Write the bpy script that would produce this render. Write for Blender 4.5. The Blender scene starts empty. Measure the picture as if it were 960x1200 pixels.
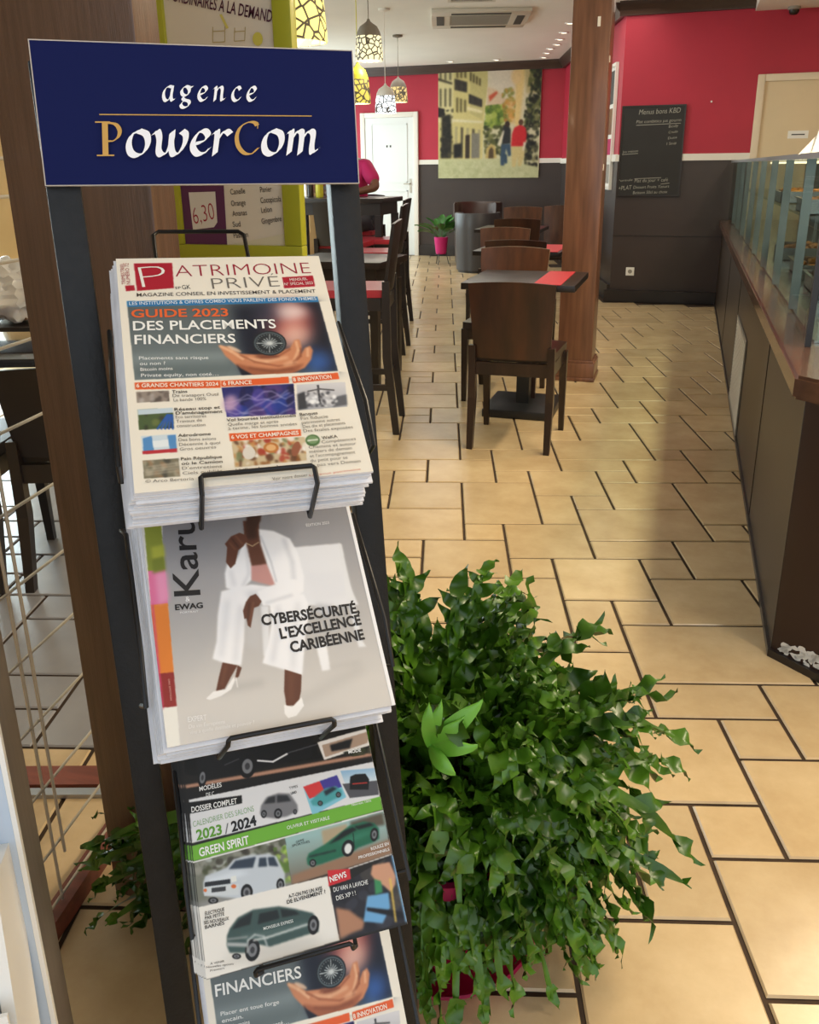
import bpy, bmesh, math, random
import numpy as np
from mathutils import Vector, Matrix
random.seed(7); np.random.seed(7)
PI = math.pi
C = bpy.context.scene.collection
scene = bpy.context.scene

# ------------------------------------------------------------------ camera
FPX, CY, PITCH, ROLL, YAW, CAM_H = 998.01, 531.17, 0.3234, 0.0118, 0.3088, 1.29
_cp, _sp = math.cos(PITCH), math.sin(PITCH)
_F = np.array([0, _cp, -_sp]); _R = np.array([1., 0, 0]); _D = np.array([0, -_sp, -_cp])
_R2 = math.cos(ROLL)*_R + math.sin(ROLL)*_D
_D2 = -math.sin(ROLL)*_R + math.cos(ROLL)*_D
_cz, _sz = math.cos(YAW), math.sin(YAW)
_M = np.array([[_cz, -_sz, 0], [_sz, _cz, 0], [0, 0, 1]])
CR, CD, CF = _M @ _R2, _M @ _D2, _M @ _F
CAMP = np.array([0, 0, CAM_H])
cam = bpy.data.cameras.new('camera'); camo = bpy.data.objects.new('camera', cam); C.objects.link(camo)
camo.matrix_world = Matrix(((CR[0], -CD[0], -CF[0], 0), (CR[1], -CD[1], -CF[1], 0), (CR[2], -CD[2], -CF[2], CAM_H), (0, 0, 0, 1)))
cam.sensor_fit = 'VERTICAL'; cam.sensor_height = 24.0
cam.lens = FPX/1200*24.0
cam.shift_y = -(600-CY)/1200
cam.clip_start = 0.02; cam.clip_end = 200
scene.camera = camo

def ray(px, py): return CR*(px-480)+CD*(py-CY)+CF*FPX
def onplane(px, py, p0, n):
    d = ray(px, py); t = np.dot(np.array(p0)-CAMP, n)/np.dot(d, n); return CAMP+t*d

# ------------------------------------------------------------------ world, lights, exposure
w = bpy.data.worlds.new('world'); scene.world = w; w.use_nodes = True
nt = w.node_tree; bg = nt.nodes['Background']
bg.inputs[0].default_value = (0.84, 0.92, 1.0, 1); bg.inputs[1].default_value = 1.5
scene.view_settings.view_transform = 'Standard'; scene.view_settings.look = 'None'
scene.view_settings.exposure = 0.0; scene.view_settings.gamma = 1.0
scene.view_settings.use_curve_mapping = False

def area(name, loc, size, power, col, rot=(0, 0, 0), sy=None):
    l = bpy.data.lights.new(name, 'AREA'); l.energy = power; l.color = col
    l.size = size
    if sy: l.shape = 'RECTANGLE'; l.size_y = sy
    o = bpy.data.objects.new(name, l); o.location = loc; o.rotation_euler = rot; C.objects.link(o); return o
WARM = (1.0, 0.83, 0.58)
area('ceiling_light_counter', (1.02, 3.4, 2.5), 0.22, 138, WARM, sy=3.8)
area('ceiling_light_entrance', (1.7, 1.0, 2.5), 0.5, 20, (1, .90, .78))
area('ceiling_light_aisle', (-0.9, 7.2, 2.62), 1.0, 24, (1, .92, .80), sy=3.6)
area('ceiling_light_back', (-3.2, 10.6, 2.62), 1.6, 28, (1, .97, .92), sy=2.5)
area('daylight_window_front', (-5.85, 4.95, 1.3), 2.1, 210, (.88, .94, 1), rot=(0, -PI/2, 0), sy=2.1)
area('daylight_window_back', (-5.85, 11.1, 1.4), 1.9, 120, (.90, .95, 1), rot=(0, -PI/2, 0), sy=2.9)

# ------------------------------------------------------------------ materials
def lin(c):
    return tuple(((x/255)/12.92 if x/255 <= .04045 else ((x/255+.055)/1.055)**2.4) for x in c[:3])
def mat(name, col, rough=.5, metal=0., spec=.5, emit=None, es=0., noise=0., nscale=8., stretch=(1, 1, 1), bump=0., bscale=40., col2=None, coat=0., coord='Object'):
    m = bpy.data.materials.new(name); m.use_nodes = True
    n = m.node_tree.nodes; L = m.node_tree.links; b = n['Principled BSDF']
    c = lin(col)+(1,)
    b.inputs['Base Color'].default_value = c; b.inputs['Roughness'].default_value = rough
    b.inputs['Metallic'].default_value = metal; b.inputs['Specular IOR Level'].default_value = spec
    if coat: b.inputs['Coat Weight'].default_value = coat; b.inputs['Coat Roughness'].default_value = .12
    if emit: b.inputs['Emission Color'].default_value = lin(emit)+(1,); b.inputs['Emission Strength'].default_value = es
    if noise or col2 or bump:
        tc = n.new('ShaderNodeTexCoord'); mp = n.new('ShaderNodeMapping'); L.new(tc.outputs[coord], mp.inputs[0])
        mp.inputs['Scale'].default_value = stretch
    if noise or col2:
        t = n.new('ShaderNodeTexNoise'); t.inputs['Scale'].default_value = nscale; t.inputs['Detail'].default_value = 6
        L.new(mp.outputs[0], t.inputs[0])
        r = n.new('ShaderNodeValToRGB'); L.new(t.outputs[0], r.inputs[0])
        r.color_ramp.elements[0].position = .32; r.color_ramp.elements[1].position = .68
        if col2: r.color_ramp.elements[0].color = lin(col2)+(1,); r.color_ramp.elements[1].color = c
        else:
            r.color_ramp.elements[0].color = tuple(x*(1-noise) for x in c[:3])+(1,); r.color_ramp.elements[1].color = tuple(min(1, x*(1+noise)) for x in c[:3])+(1,)
        L.new(r.outputs[0], b.inputs['Base Color'])
    if bump:
        t2 = n.new('ShaderNodeTexNoise'); t2.inputs['Scale'].default_value = bscale; L.new(mp.outputs[0], t2.inputs[0])
        bp = n.new('ShaderNodeBump'); bp.inputs['Strength'].default_value = bump; bp.inputs['Distance'].default_value = .002
        L.new(t2.outputs[0], bp.inputs['Height']); L.new(bp.outputs[0], b.inputs['Normal'])
    return m
def glassmat(name, tint, refl=.55):
    m = bpy.data.materials.new(name); m.use_nodes = True; n = m.node_tree.nodes; L = m.node_tree.links
    n.remove(n['Principled BSDF']); o = n['Material Output']
    tr = n.new('ShaderNodeBsdfTransparent'); tr.inputs[0].default_value = lin(tint)+(1,)
    gl = n.new('ShaderNodeBsdfGlossy'); gl.inputs['Roughness'].default_value = .03
    fr = n.new('ShaderNodeFresnel'); fr.inputs[0].default_value = 1.5
    ge = n.new('ShaderNodeNewGeometry'); s1 = n.new('ShaderNodeMath'); s1.operation = 'SUBTRACT'; s1.inputs[0].default_value = refl; L.new(ge.outputs['Backfacing'], s1.inputs[1]); s1.use_clamp = True
    s2 = n.new('ShaderNodeMath'); s2.operation = 'MULTIPLY'; L.new(fr.outputs[0], s2.inputs[0]); L.new(s1.outputs[0], s2.inputs[1])
    mx = n.new('ShaderNodeMixShader'); L.new(s2.outputs[0], mx.inputs[0]); L.new(tr.outputs[0], mx.inputs[1]); L.new(gl.outputs[0], mx.inputs[2])
    L.new(mx.outputs[0], o.inputs[0]); return m
M = {}
M['wood_post'] = mat('varnished_timber', (118, 80, 60), .32, noise=.28, nscale=3.5, stretch=(9, 9, .7), coat=.25)
M['wood_near'] = mat('brown_timber', (92, 68, 55), .34, noise=.2, nscale=14, stretch=(9, 9, .4), bump=.25, bscale=90, coat=.3)
M['wood_dark'] = mat('dark_stained_wood', (40, 25, 20), .32, noise=.4, nscale=3, stretch=(7, 7, 1.2), coat=.2)
M['wood_back'] = mat('stained_plywood', (84, 47, 27), .34, noise=.42, nscale=2.6, stretch=(7, 7, 1.1), coat=.2)
M['wood_near_back'] = mat('dark_plywood', (70, 38, 23), .36, col2=(36, 19, 12), nscale=2.2, stretch=(6, 6, 1.0), coat=.2)
M['ply_edge'] = mat('pale_ply_edge', (150, 130, 105), .5)
M['black_wood'] = mat('black_wood', (34, 27, 25), .36, noise=.2, nscale=6, coat=.1)
M['black_metal'] = mat('black_metal', (30, 31, 33), .42, spec=.5, bump=.25, bscale=150)
M['rack_metal'] = mat('black_lacquered_metal', (25, 25, 26), .42, spec=.28, noise=.2, nscale=60, bump=.22, bscale=220)
M['wire'] = mat('black_wire', (22, 22, 24), .35, metal=.3)
M['steel'] = mat('steel_wire', (196, 190, 178), .3, metal=.55)
M['brushed'] = mat('brushed_grey_metal', (128, 118, 108), .4, metal=.35, noise=.08, nscale=3, stretch=(30, 30, 1))
M['white_trim'] = mat('white_paint', (232, 226, 216), .45)
M['ceiling'] = mat('ceiling_paint', (232, 228, 218), .85, noise=.03, nscale=1.5)
M['red_wall'] = mat('red_wall_paint', (176, 32, 56), .55, noise=.05, nscale=2.5)
M['dark_wall'] = mat('dark_brown_wall_paint', (58, 47, 44), .4, noise=.08, nscale=3)
M['crown'] = mat('dark_crown_wood', (62, 42, 34), .4, noise=.2, nscale=4, stretch=(1, 8, 8))
M['door_white'] = mat('white_door_paint', (226, 228, 226), .4)
M['door_cream'] = mat('cream_door_paint', (222, 200, 164), .5, noise=.03, nscale=3)
M['frame_cream'] = mat('cream_frame_paint', (226, 208, 182), .45)
M['tile_cold_light'] = mat('cold_daylight_grey_tile', (150, 150, 154), .22, noise=.07, nscale=6)  # floor tile greyed: cold, shaded daylight put into its colour
M['grout'] = mat('dark_grout', (62, 46, 32), .9, noise=.3, nscale=20)
M['counter'] = mat('counter_panel', (47, 35, 25), .36, noise=.12, nscale=2.0)
M['counter_end'] = mat('counter_end_panel', (44, 25, 19), .45, noise=.15, nscale=5)
M['counter_top'] = mat('counter_top_wood', (84, 57, 43), .22, noise=.22, nscale=4, stretch=(8, 1, 8), coat=.4)
M['chip'] = mat('chipped_white_plaster', (220, 218, 212), .8)
M['glass'] = glassmat('clear_glass', (240, 246, 244))
M['glass_fin'] = mat('frosted_glass_edge', (122, 130, 132), .25, metal=.4, noise=.15, nscale=5)
M['white'] = mat('white_plastic', (236, 234, 228), .4)
M['paper'] = mat('white_paper', (238, 236, 230), .7)
M['page'] = mat('page_edges', (216, 216, 220), .75, noise=.10, nscale=90, stretch=(.2, .2, 6))
M['steel_tray'] = mat('steel_tray', (190, 190, 186), .22, metal=1.)
M['gold_food'] = mat('golden_food', (206, 140, 50), .5, noise=.4, nscale=40, col2=(120, 66, 22))
M['brown_food'] = mat('brown_food', (120, 78, 44), .5, noise=.4, nscale=40)
M['red_cloth'] = mat('red_placemat', (196, 48, 58), .5)
M['red_seat'] = mat('red_vinyl_seat', (176, 48, 60), .3, coat=.2)
M['tub'] = mat('grey_leatherette', (66, 64, 66), .38, bump=.2, bscale=60)
M['tub_brown'] = mat('brown_leatherette', (64, 44, 36), .38)
M['magenta_pot'] = mat('magenta_pot', (206, 32, 120), .35)
M['red_pot'] = mat('raspberry_pot', (176, 24, 76), .42, noise=.1, nscale=5)
M['soil'] = mat('soil', (40, 28, 20), .95, noise=.4, nscale=30)
M['leaf'] = mat('dark_green_leaf', (80, 124, 26), .33, col2=(34, 68, 12), nscale=7, spec=.45)
M['leaf_young'] = mat('bright_green_leaf', (104, 166, 52), .32, noise=.15, nscale=9)
M['leaf_far'] = mat('lily_leaf', (52, 112, 40), .35, noise=.3, nscale=10)
M['stem'] = mat('brown_stem', (58, 44, 26), .6)
M['green_frame'] = mat('lime_green_frame', (160, 160, 34), .42, coat=.2)
M['menu_paper'] = mat('menu_sheet', (216, 206, 188), .3, coat=.4)
M['purple'] = mat('purple_print', (92, 44, 82), .4)
M['navy'] = mat('navy_sign_board', (13, 22, 74), .6, spec=.12)
M['sign_edge'] = mat('sign_edge', (186, 176, 166), .5)
M['letter_white'] = mat('white_letters', (244, 244, 248), .5)
M['gold'] = mat('gold_letters', (198, 152, 68), .5)
M['chalkboard'] = mat('chalkboard', (30, 28, 26), .55, noise=.15, nscale=6)
M['chalk'] = mat('chalk', (176, 172, 160), .9)
M['skin'] = mat('brown_skin', (112, 72, 52), .5)
M['hair'] = mat('black_hair', (22, 18, 16), .6)
M['magenta_shirt'] = mat('magenta_shirt', (190, 28, 96), .75)
M['trousers'] = mat('dark_trousers', (34, 36, 46), .8)
M['eye'] = mat('eye_white', (230, 226, 220), .3)
M['beige_tile'] = mat('beige_wall_tile', (214, 186, 138), .5, noise=.05, nscale=3)
M['blue_print'] = mat('blue_print', (40, 110, 170), .4, noise=.4, nscale=14, col2=(150, 200, 225))
M['pale_panel'] = mat('pale_blue_gloss_panel', (196, 210, 226), .18, noise=.05, nscale=2)
M['threshold'] = mat('red_brown_wood_strip', (120, 62, 44), .5, noise=.25, nscale=6, stretch=(1, 8, 8))
M['alu'] = mat('aluminium_strip', (176, 178, 184), .3, metal=.8)
M['spot'] = mat('spot_lens', (255, 244, 220), .3, emit=(255, 240, 210), es=3.)
M['grille_dark'] = mat('dark_grille', (60, 58, 54), .6)
M['ac_white'] = mat('ac_plastic', (206, 198, 184), .45)
M['ac_grey'] = mat('ac_grille', (150, 144, 134), .5)
M['yellow'] = mat('yellow_plastic', (206, 196, 60), .4)
M['concrete'] = mat('grey_lamp_shell', (122, 112, 98), .6, noise=.1, nscale=20)
M['bag'] = glassmat('clear_plastic_bag', (200, 205, 210))
def bagm():
    m = mat('crinkled_clear_plastic', (226, 228, 230), .12, spec=.9, bump=.9, bscale=30)
    n = m.node_tree.nodes; n['Principled BSDF'].inputs['Alpha'].default_value = .55; return m
M['bag'] = bagm()
def lampmat(name, col, es, shell=(104, 96, 84)):
    m = bpy.data.materials.new(name); m.use_nodes = True; n = m.node_tree.nodes; L = m.node_tree.links; b = n['Principled BSDF']
    tc = n.new('ShaderNodeTexCoord'); v = n.new('ShaderNodeTexVoronoi'); v.feature = 'DISTANCE_TO_EDGE'; v.inputs['Scale'].default_value = 25
    L.new(tc.outputs['Object'], v.inputs['Vector'])
    r = n.new('ShaderNodeValToRGB'); r.color_ramp.elements[0].position = .07; r.color_ramp.elements[1].position = .11
    r.color_ramp.elements[0].color = (0, 0, 0, 1); r.color_ramp.elements[1].color = (1, 1, 1, 1); L.new(v.outputs['Distance'], r.inputs[0])
    b.inputs['Base Color'].default_value = lin(shell)+(1,); b.inputs['Roughness'].default_value = .6
    b.inputs['Emission Color'].default_value = lin(col)+(1,)
    mt = n.new('ShaderNodeMath'); mt.operation = 'MULTIPLY'; mt.inputs[1].default_value = es; L.new(r.outputs[0], mt.inputs[0]); L.new(mt.outputs[0], b.inputs['Emission Strength'])
    return m
def printmat(name, rough=.5, coat=0):
    m = bpy.data.materials.new(name); m.use_nodes = True; n = m.node_tree.nodes; L = m.node_tree.links; b = n['Principled BSDF']
    a = n.new('ShaderNodeAttribute'); a.attribute_name = 'ink'; L.new(a.outputs['Color'], b.inputs['Base Color'])
    b.inputs['Roughness'].default_value = rough; b.inputs['Specular IOR Level'].default_value = .35; return m
M['print'] = printmat('printed_paper')
M['print_matt'] = printmat('printed_canvas', .6, 0)
def tilemat():
    m = bpy.data.materials.new('sand_floor_tile'); m.use_nodes = True; n = m.node_tree.nodes; L = m.node_tree.links; b = n['Principled BSDF']
    g = n.new('ShaderNodeNewGeometry'); tc = n.new('ShaderNodeTexCoord')
    t = n.new('ShaderNodeTexNoise'); t.inputs['Scale'].default_value = 5; t.inputs['Detail'].default_value = 8; t.inputs['Roughness'].default_value = .65
    L.new(tc.outputs['Object'], t.inputs[0])
    r = n.new('ShaderNodeValToRGB'); r.color_ramp.elements[0].position = .3; r.color_ramp.elements[1].position = .72
    r.color_ramp.elements[0].color = lin((188, 161, 120))+(1,); r.color_ramp.elements[1].color = lin((211, 187, 147))+(1,); L.new(t.outputs[0], r.inputs[0])
    hs = n.new('ShaderNodeHueSaturation'); L.new(r.outputs[0], hs.inputs['Color'])
    mr = n.new('ShaderNodeMapRange'); L.new(g.outputs['Random Per Island'], mr.inputs[0]); mr.inputs[3].default_value = .90; mr.inputs[4].default_value = 1.08
    L.new(mr.outputs[0], hs.inputs['Value']); L.new(hs.outputs[0], b.inputs['Base Color'])
    b.inputs['Roughness'].default_value = .27; b.inputs['Specular IOR Level'].default_value = .5
    t2 = n.new('ShaderNodeTexNoise'); t2.inputs['Scale'].default_value = 14; L.new(tc.outputs['Object'], t2.inputs[0])
    bp = n.new('ShaderNodeBump'); bp.inputs['Strength'].default_value = .12; bp.inputs['Distance'].default_value = .004; L.new(t2.outputs[0], bp.inputs['Height']); L.new(bp.outputs[0], b.inputs['Normal'])
    return m
M['tile'] = tilemat()

# ------------------------------------------------------------------ mesh helpers
class MB:
    def __init__(s): s.bm = bmesh.new(); s.mi = 0; s.smooth = False
    def _new(s, verts, faces):
        vs = [s.bm.verts.new(v) for v in verts]; out = []
        for f in faces:
            try:
                fc = s.bm.faces.new([vs[i] for i in f]); fc.material_index = s.mi; fc.smooth = s.smooth; out.append(fc)
            except ValueError: pass
        return vs
    def box(s, c, d, rz=0, bev=0, R=None):
        x, y, z = d[0]/2, d[1]/2, d[2]/2
        vs = [(-x, -y, -z), (x, -y, -z), (x, y, -z), (-x, y, -z), (-x, -y, z), (x, -y, z), (x, y, z), (-x, y, z)]
        T = R if R is not None else Matrix.Rotation(rz, 3, 'Z')
        fs = [(0, 3, 2, 1), (4, 5, 6, 7), (0, 1, 5, 4), (1, 2, 6, 5), (2, 3, 7, 6), (3, 0, 4, 7)]
        v = s._new([T @ Vector(q)+Vector(c) for q in vs], fs)
        if bev:
            ed = list({e for q in v for e in q.link_edges})
            bmesh.ops.bevel(s.bm, geom=ed, offset=bev, segments=2, affect='EDGES', profile=.6, material=s.mi)
        return s
    def b2(s, lo, hi, bev=0): return s.box([(a+b)/2 for a, b in zip(lo, hi)], [abs(b-a) for a, b in zip(lo, hi)], bev=bev)
    def taper(s, p0, p1, a, b, rz=0):
        # square bar from p0 to p1, half sizes a -> b
        R = Matrix.Rotation(rz, 3, 'Z'); vs = []
        for p, h in ((p0, a), (p1, b)):
            hx, hy = (h if isinstance(h, tuple) else (h, h))
            for q in ((-hx, -hy), (hx, -hy), (hx, hy), (-hx, hy)): vs.append(Vector(p)+R @ Vector((q[0], q[1], 0)))
        s._new(vs, [(3, 2, 1, 0), (4, 5, 6, 7), (0, 1, 5, 4), (1, 2, 6, 5), (2, 3, 7, 6), (3, 0, 4, 7)]); return s
    def tube(s, pts, r, n=8, closed=False, taper=None):
        pts = [Vector(p) for p in pts]; rings = []; N = len(pts); prev = None
        for i, p in enumerate(pts):
            if closed: t = pts[(i+1) % N]-pts[i-1]
            else: t = pts[min(i+1, N-1)]-pts[max(i-1, 0)]
            if t.length < 1e-9: t = Vector((0, 0, 1))
            t.normalize()
            if prev is None:
                a = t.orthogonal().normalized()
            else:
                a = prev-t*prev.dot(t); a = a.normalized() if a.length > 1e-6 else t.orthogonal().normalized()
            prev = a; b = t.cross(a); rr = r if taper is None else taper[i]
            rings.append([s.bm.verts.new(p+(a*math.cos(2*PI*k/n)+b*math.sin(2*PI*k/n))*rr) for k in range(n)])
        m = N if closed else N-1
        for i in range(m):
            A, B = rings[i], rings[(i+1) % N]
            for k in range(n):
                f = s.bm.faces.new((A[k], A[(k+1) % n], B[(k+1) % n], B[k])); f.material_index = s.mi; f.smooth = True
        if not closed:
            for rg, rev in ((rings[0], True), (rings[-1], False)):
                f = s.bm.faces.new(list(reversed(rg)) if rev else rg); f.material_index = s.mi
        return s
    def lathe(s, prof, c=(0, 0, 0), n=32, caps=True):
        c = Vector(c); rings = []
        for r, z in prof: rings.append([s.bm.verts.new(c+Vector((r*math.cos(2*PI*k/n), r*math.sin(2*PI*k/n), z))) for k in range(n)])
        for A, B in zip(rings, rings[1:]):
            for k in range(n):
                f = s.bm.faces.new((A[k], A[(k+1) % n], B[(k+1) % n], B[k])); f.material_index = s.mi; f.smooth = True
        if caps:
            for rg, rev in ((rings[0], True), (rings[-1], False)):
                f = s.bm.faces.new(list(reversed(rg)) if rev else rg); f.material_index = s.mi
        return s
    def prism(s, poly, z0, z1, T=None):
        n = len(poly); vs = [Vector((p[0], p[1], z0)) for p in poly]+[Vector((p[0], p[1], z1)) for p in poly]
        if T: vs = [T @ v for v in vs]
        s._new(vs, [tuple(range(n-1, -1, -1)), tuple(range(n, 2*n))]+[(i, (i+1) % n, n+(i+1) % n, n+i) for i in range(n)]); return s
    def quad(s, *p): s._new([Vector(q) for q in p], [tuple(range(len(p)))]); return s
    def sheet(s, fn, nu, nv, th=None):
        # fn(i/nu, j/nv) -> point
        V = [[s.bm.verts.new(fn(i/nu, j/nv)) for j in range(nv+1)] for i in range(nu+1)]
        for i in range(nu):
            for j in range(nv):
                f = s.bm.faces.new((V[i][j], V[i+1][j], V[i+1][j+1], V[i][j+1])); f.material_index = s.mi; f.smooth = True
        return s
    def build(s, name, mats, parent=None, loc=None, rz=0, normals=True, sharp=True):
        if normals: bmesh.ops.recalc_face_normals(s.bm, faces=s.bm.faces)
        me = bpy.data.meshes.new(name); s.bm.to_mesh(me); s.bm.free()
        if sharp: me.set_sharp_from_angle(angle=.75)
        for m in (mats if isinstance(mats, (list, tuple)) else [mats]): me.materials.append(M[m] if isinstance(m, str) else m)
        o = bpy.data.objects.new(name, me); C.objects.link(o)
        if parent: o.parent = parent
        if loc is not None: o.location = loc
        o.rotation_euler.z = rz
        return o
def tag(o, label=None, cat=None, group=None, kind=None):
    if label: o['label'] = label
    if cat: o['category'] = cat
    if group: o['group'] = group
    if kind: o['kind'] = kind
    return o
def thing(name, label, cat, loc=(0, 0, 0), rz=0, group=None):
    o = bpy.data.objects.new(name, None); o.empty_display_size = .05; C.objects.link(o); o.location = loc; o.rotation_euler.z = rz
    return tag(o, label, cat, group)
def struct(o): o['kind'] = 'structure'; return o
def copy_tree(o, parent=None):
    c = o.copy(); C.objects.link(c)
    if parent: c.parent = parent
    for ch in [q for q in bpy.data.objects if q.parent == o]: copy_tree(ch, c)
    return c
ORD = ['first', 'second', 'third', 'fourth', 'fifth', 'sixth', 'seventh', 'eighth', 'ninth', 'tenth', 'eleventh', 'twelfth']
# ================================================================== SETTING
CEIL = 2.69; YB = 12.95; YC = 8.81
SW0, SW1 = (-.686, YC), (-1.79, YB)            # angled side wall
def floor():
    mb = MB(); mb.mi = 1
    mb.b2((-5.8, -1.6, -.08), (3.4, 13.1, -.006)); mb.mi = 0
    T = [(0, 5, 1, 1), (0, 2, 2, 1), (1, 1, 1, 1), (0, 3, 3, 2), (1, 5, 2, 2), (2, 1, 2, 2), (3, 4, 2, 3), (5, 4, 1, 2), (3, 3, 1, 1), (4, 2, 2, 2), (4, 1, 1, 1), (5, 0, 2, 2)]
    a = .15; c, s = math.cos(.2653), math.sin(.2653); g = .0045; rnd = random.Random(3)
    for I in range(-13, 14):
        for J in range(-5, 17):
            for (x, y, ww, hh) in T:
                x0 = .523+(I*6+x)*a; y0 = 1.5046+(J*6+y)*a
                q = []
                for (u, v) in ((0, 0), (ww*a, 0), (ww*a, hh*a), (0, hh*a)):
                    px, py = x0+u, y0+v; q.append((px*c-py*s, px*s+py*c))
                cx = sum(p[0] for p in q)/4; cy = sum(p[1] for p in q)/4
                if not (-5.75 < cx < 3.1 and -1.3 < cy < 12.85): continue
                if cy > YC-.1 and cx > -.72-(cy-YC)*.267-.1: continue
                ctr = Vector((cx, cy, 0)); vs = []; mb.mi = 2 if (cx < -.972-.138*(cy-.95) and cy > 1.30+.31*(cx+1.215) and cy < 2.9) else 0  # tiles past the threshold take the colour greyed for cold daylight
                for ins, z in ((g, -.004), (g+.0035, 0)):
                    for (sx, sy) in ((0, 0), (1, 0), (1, 1), (0, 1)):
                        px = x0+(ins if sx == 0 else ww*a-ins); py = y0+(ins if sy == 0 else hh*a-ins)
                        vs.append(Vector((px*c-py*s, px*s+py*c, z)))
                mb._new(vs, [(4, 5, 6, 7)]+[(i, (i+1) % 4, 4+(i+1) % 4, 4+i) for i in range(4)])
    struct(mb.build('floor', ['tile', 'grout', 'tile_cold_light']))
floor()
struct(MB().b2((-5.8, -.6, CEIL), (3.4, 13.1, CEIL+.12)).build('ceiling', 'ceiling'))
# back wall: dark lower part, red upper part
def two_tone(name, p0, p1, th=.1, gap=None):
    """wall from p0 to p1 (room on the left hand of the direction p1->p0 is handled by th sign)"""
    mb = MB(); d = Vector((p1[0]-p0[0], p1[1]-p0[1], 0)); L = d.length; ang = math.atan2(d.y, d.x)
    o = Vector((p0[0], p0[1], 0)); T = Matrix.Translation(o) @ Matrix.Rotation(ang, 4, 'Z')
    for mi, z0, z1 in ((1, 0, 1.36), (0, 1.36, CEIL)):
        mb.mi = mi; mb.prism([(0, 0), (L, 0), (L, th), (0, th)], z0, z1, T)
    return struct(mb.build(name, ['red_wall', 'dark_wall']))
two_tone('wall_back', (-5.7, YB), (SW1[0]+.1, YB))
two_tone('wall_side', SW1, SW0, .1)
two_tone('wall_right', (SW0[0], YC), (3.3, YC))
struct(MB().b2((3.2, -.5, 0), (3.32, YC+.1, CEIL)).build('wall_kitchen', 'beige_tile'))
struct(MB().b2((-5.8, -.62, 0), (-1.05, -.5, CEIL)).build('wall_light_blocker', 'beige_tile'))  # unseen wall added behind the camera to darken the left side
def rail(name, p0, p1, z0, z1, depth, m, bev=0):
    d = Vector((p1[0]-p0[0], p1[1]-p0[1], 0)); L = d.length; ang = math.atan2(d.y, d.x)
    T = Matrix.Translation(Vector((p0[0], p0[1], 0))) @ Matrix.Rotation(ang, 4, 'Z')
    mb = MB(); mb.prism([(0, -depth), (L, -depth), (L, .0), (0, .0)], z0, z1, T)
    return struct(mb.build(name, m))
def crown(name, p0, p1):
    d = Vector((p1[0]-p0[0], p1[1]-p0[1], 0)); L = d.length; ang = math.atan2(d.y, d.x)
    T = Matrix.Translation(Vector((p0[0], p0[1], 0))) @ Matrix.Rotation(ang, 4, 'Z')
    prof = [(0, 2.575), (-.03, 2.575), (-.035, 2.60), (-.075, 2.645), (-.085, 2.69), (0, 2.69)]
    mb = MB(); n = len(prof)
    vs = [T @ Vector((0, y, z)) for y, z in prof]+[T @ Vector((L, y, z)) for y, z in prof]
    mb._new(vs, [tuple(range(n)), tuple(range(2*n-1, n-1, -1))]+[(i, (i+1) % n, n+(i+1) % n, n+i) for i in range(n)])
    return struct(mb.build(name, 'crown'))
crown('trim_1', (-5.6, YB), SW1); crown('trim_2', (SW1[0]-.02, SW1[1]), (SW0[0]-.02, SW0[1])); crown('trim_3', (SW0[0]-.06, YC), (.41, YC))
DL, DR = -4.84, -3.93                      # back door outer frame
rail('trim_4', (-5.6, YB), (DL, YB), 1.335, 1.40, .022, 'white_trim'); rail('trim_5', (DR, YB), SW1, 1.335, 1.40, .022, 'white_trim')
rail('trim_6', SW1, SW0, 1.325, 1.39, .022, 'white_trim'); rail('trim_7', (SW0[0]-.02, YC), (.49, YC), 1.325, 1.385, .022, 'white_trim')
rail('baseboard_back', (DR, YB), SW1, 0, .16, .03, 'black_wood'); rail('baseboard_side', SW1, SW0, 0, .16, .03, 'black_wood'); rail('baseboard_right', (SW0[0]-.05, YC), (.33, YC), 0, .115, .06, 'black_wood')
rail('trim_8', (SW0[0], YC), (.33, YC), .632, .64, .004, 'black_wood')
# left wall with two windows
XL = -5.6
def left_wall():
    mb = MB()
    for y0, y1 in ((-.5, 3.9), (6.0, 9.6), (12.6, 13.05)): mb.b2((XL-.12, y0, 0), (XL, y1, CEIL))
    for y0, y1, z0, z1 in ((3.9, 6.0, .06, 2.25), (9.6, 12.6, .35, 2.3)):
        mb.b2((XL-.12, y0, 0), (XL, y1, z0)); mb.b2((XL-.12, y0, z1), (XL, y1, CEIL))
    struct(mb.build('wall_left', 'beige_tile'))
    for i, (y0, y1, z0, z1, nb) in enumerate(((3.9, 6.0, .06, 2.25, 2), (9.6, 12.6, .35, 2.3, 3))):
        o = bpy.data.objects.new('window_%d' % (i+1), None); C.objects.link(o); struct(o); o.location = (XL-.05, (y0+y1)/2, z0)
        mb = MB(); h = z1-z0; W = (y1-y0)/2
        for yy in np.linspace(-W+.03, W-.03, nb+1): mb.box((0, yy, h/2), (.06, .06, h-.002))
        for zz in (.03, h-.03): mb.box((0, 0, zz), (.055, 2*W-.004, .058))
        mb.build('window_frame', 'white_trim', o)
        MB().box((0, 0, h/2), (.006, 2*W-.1, h-.1)).build('pane', 'glass', o)
left_wall()
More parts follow.
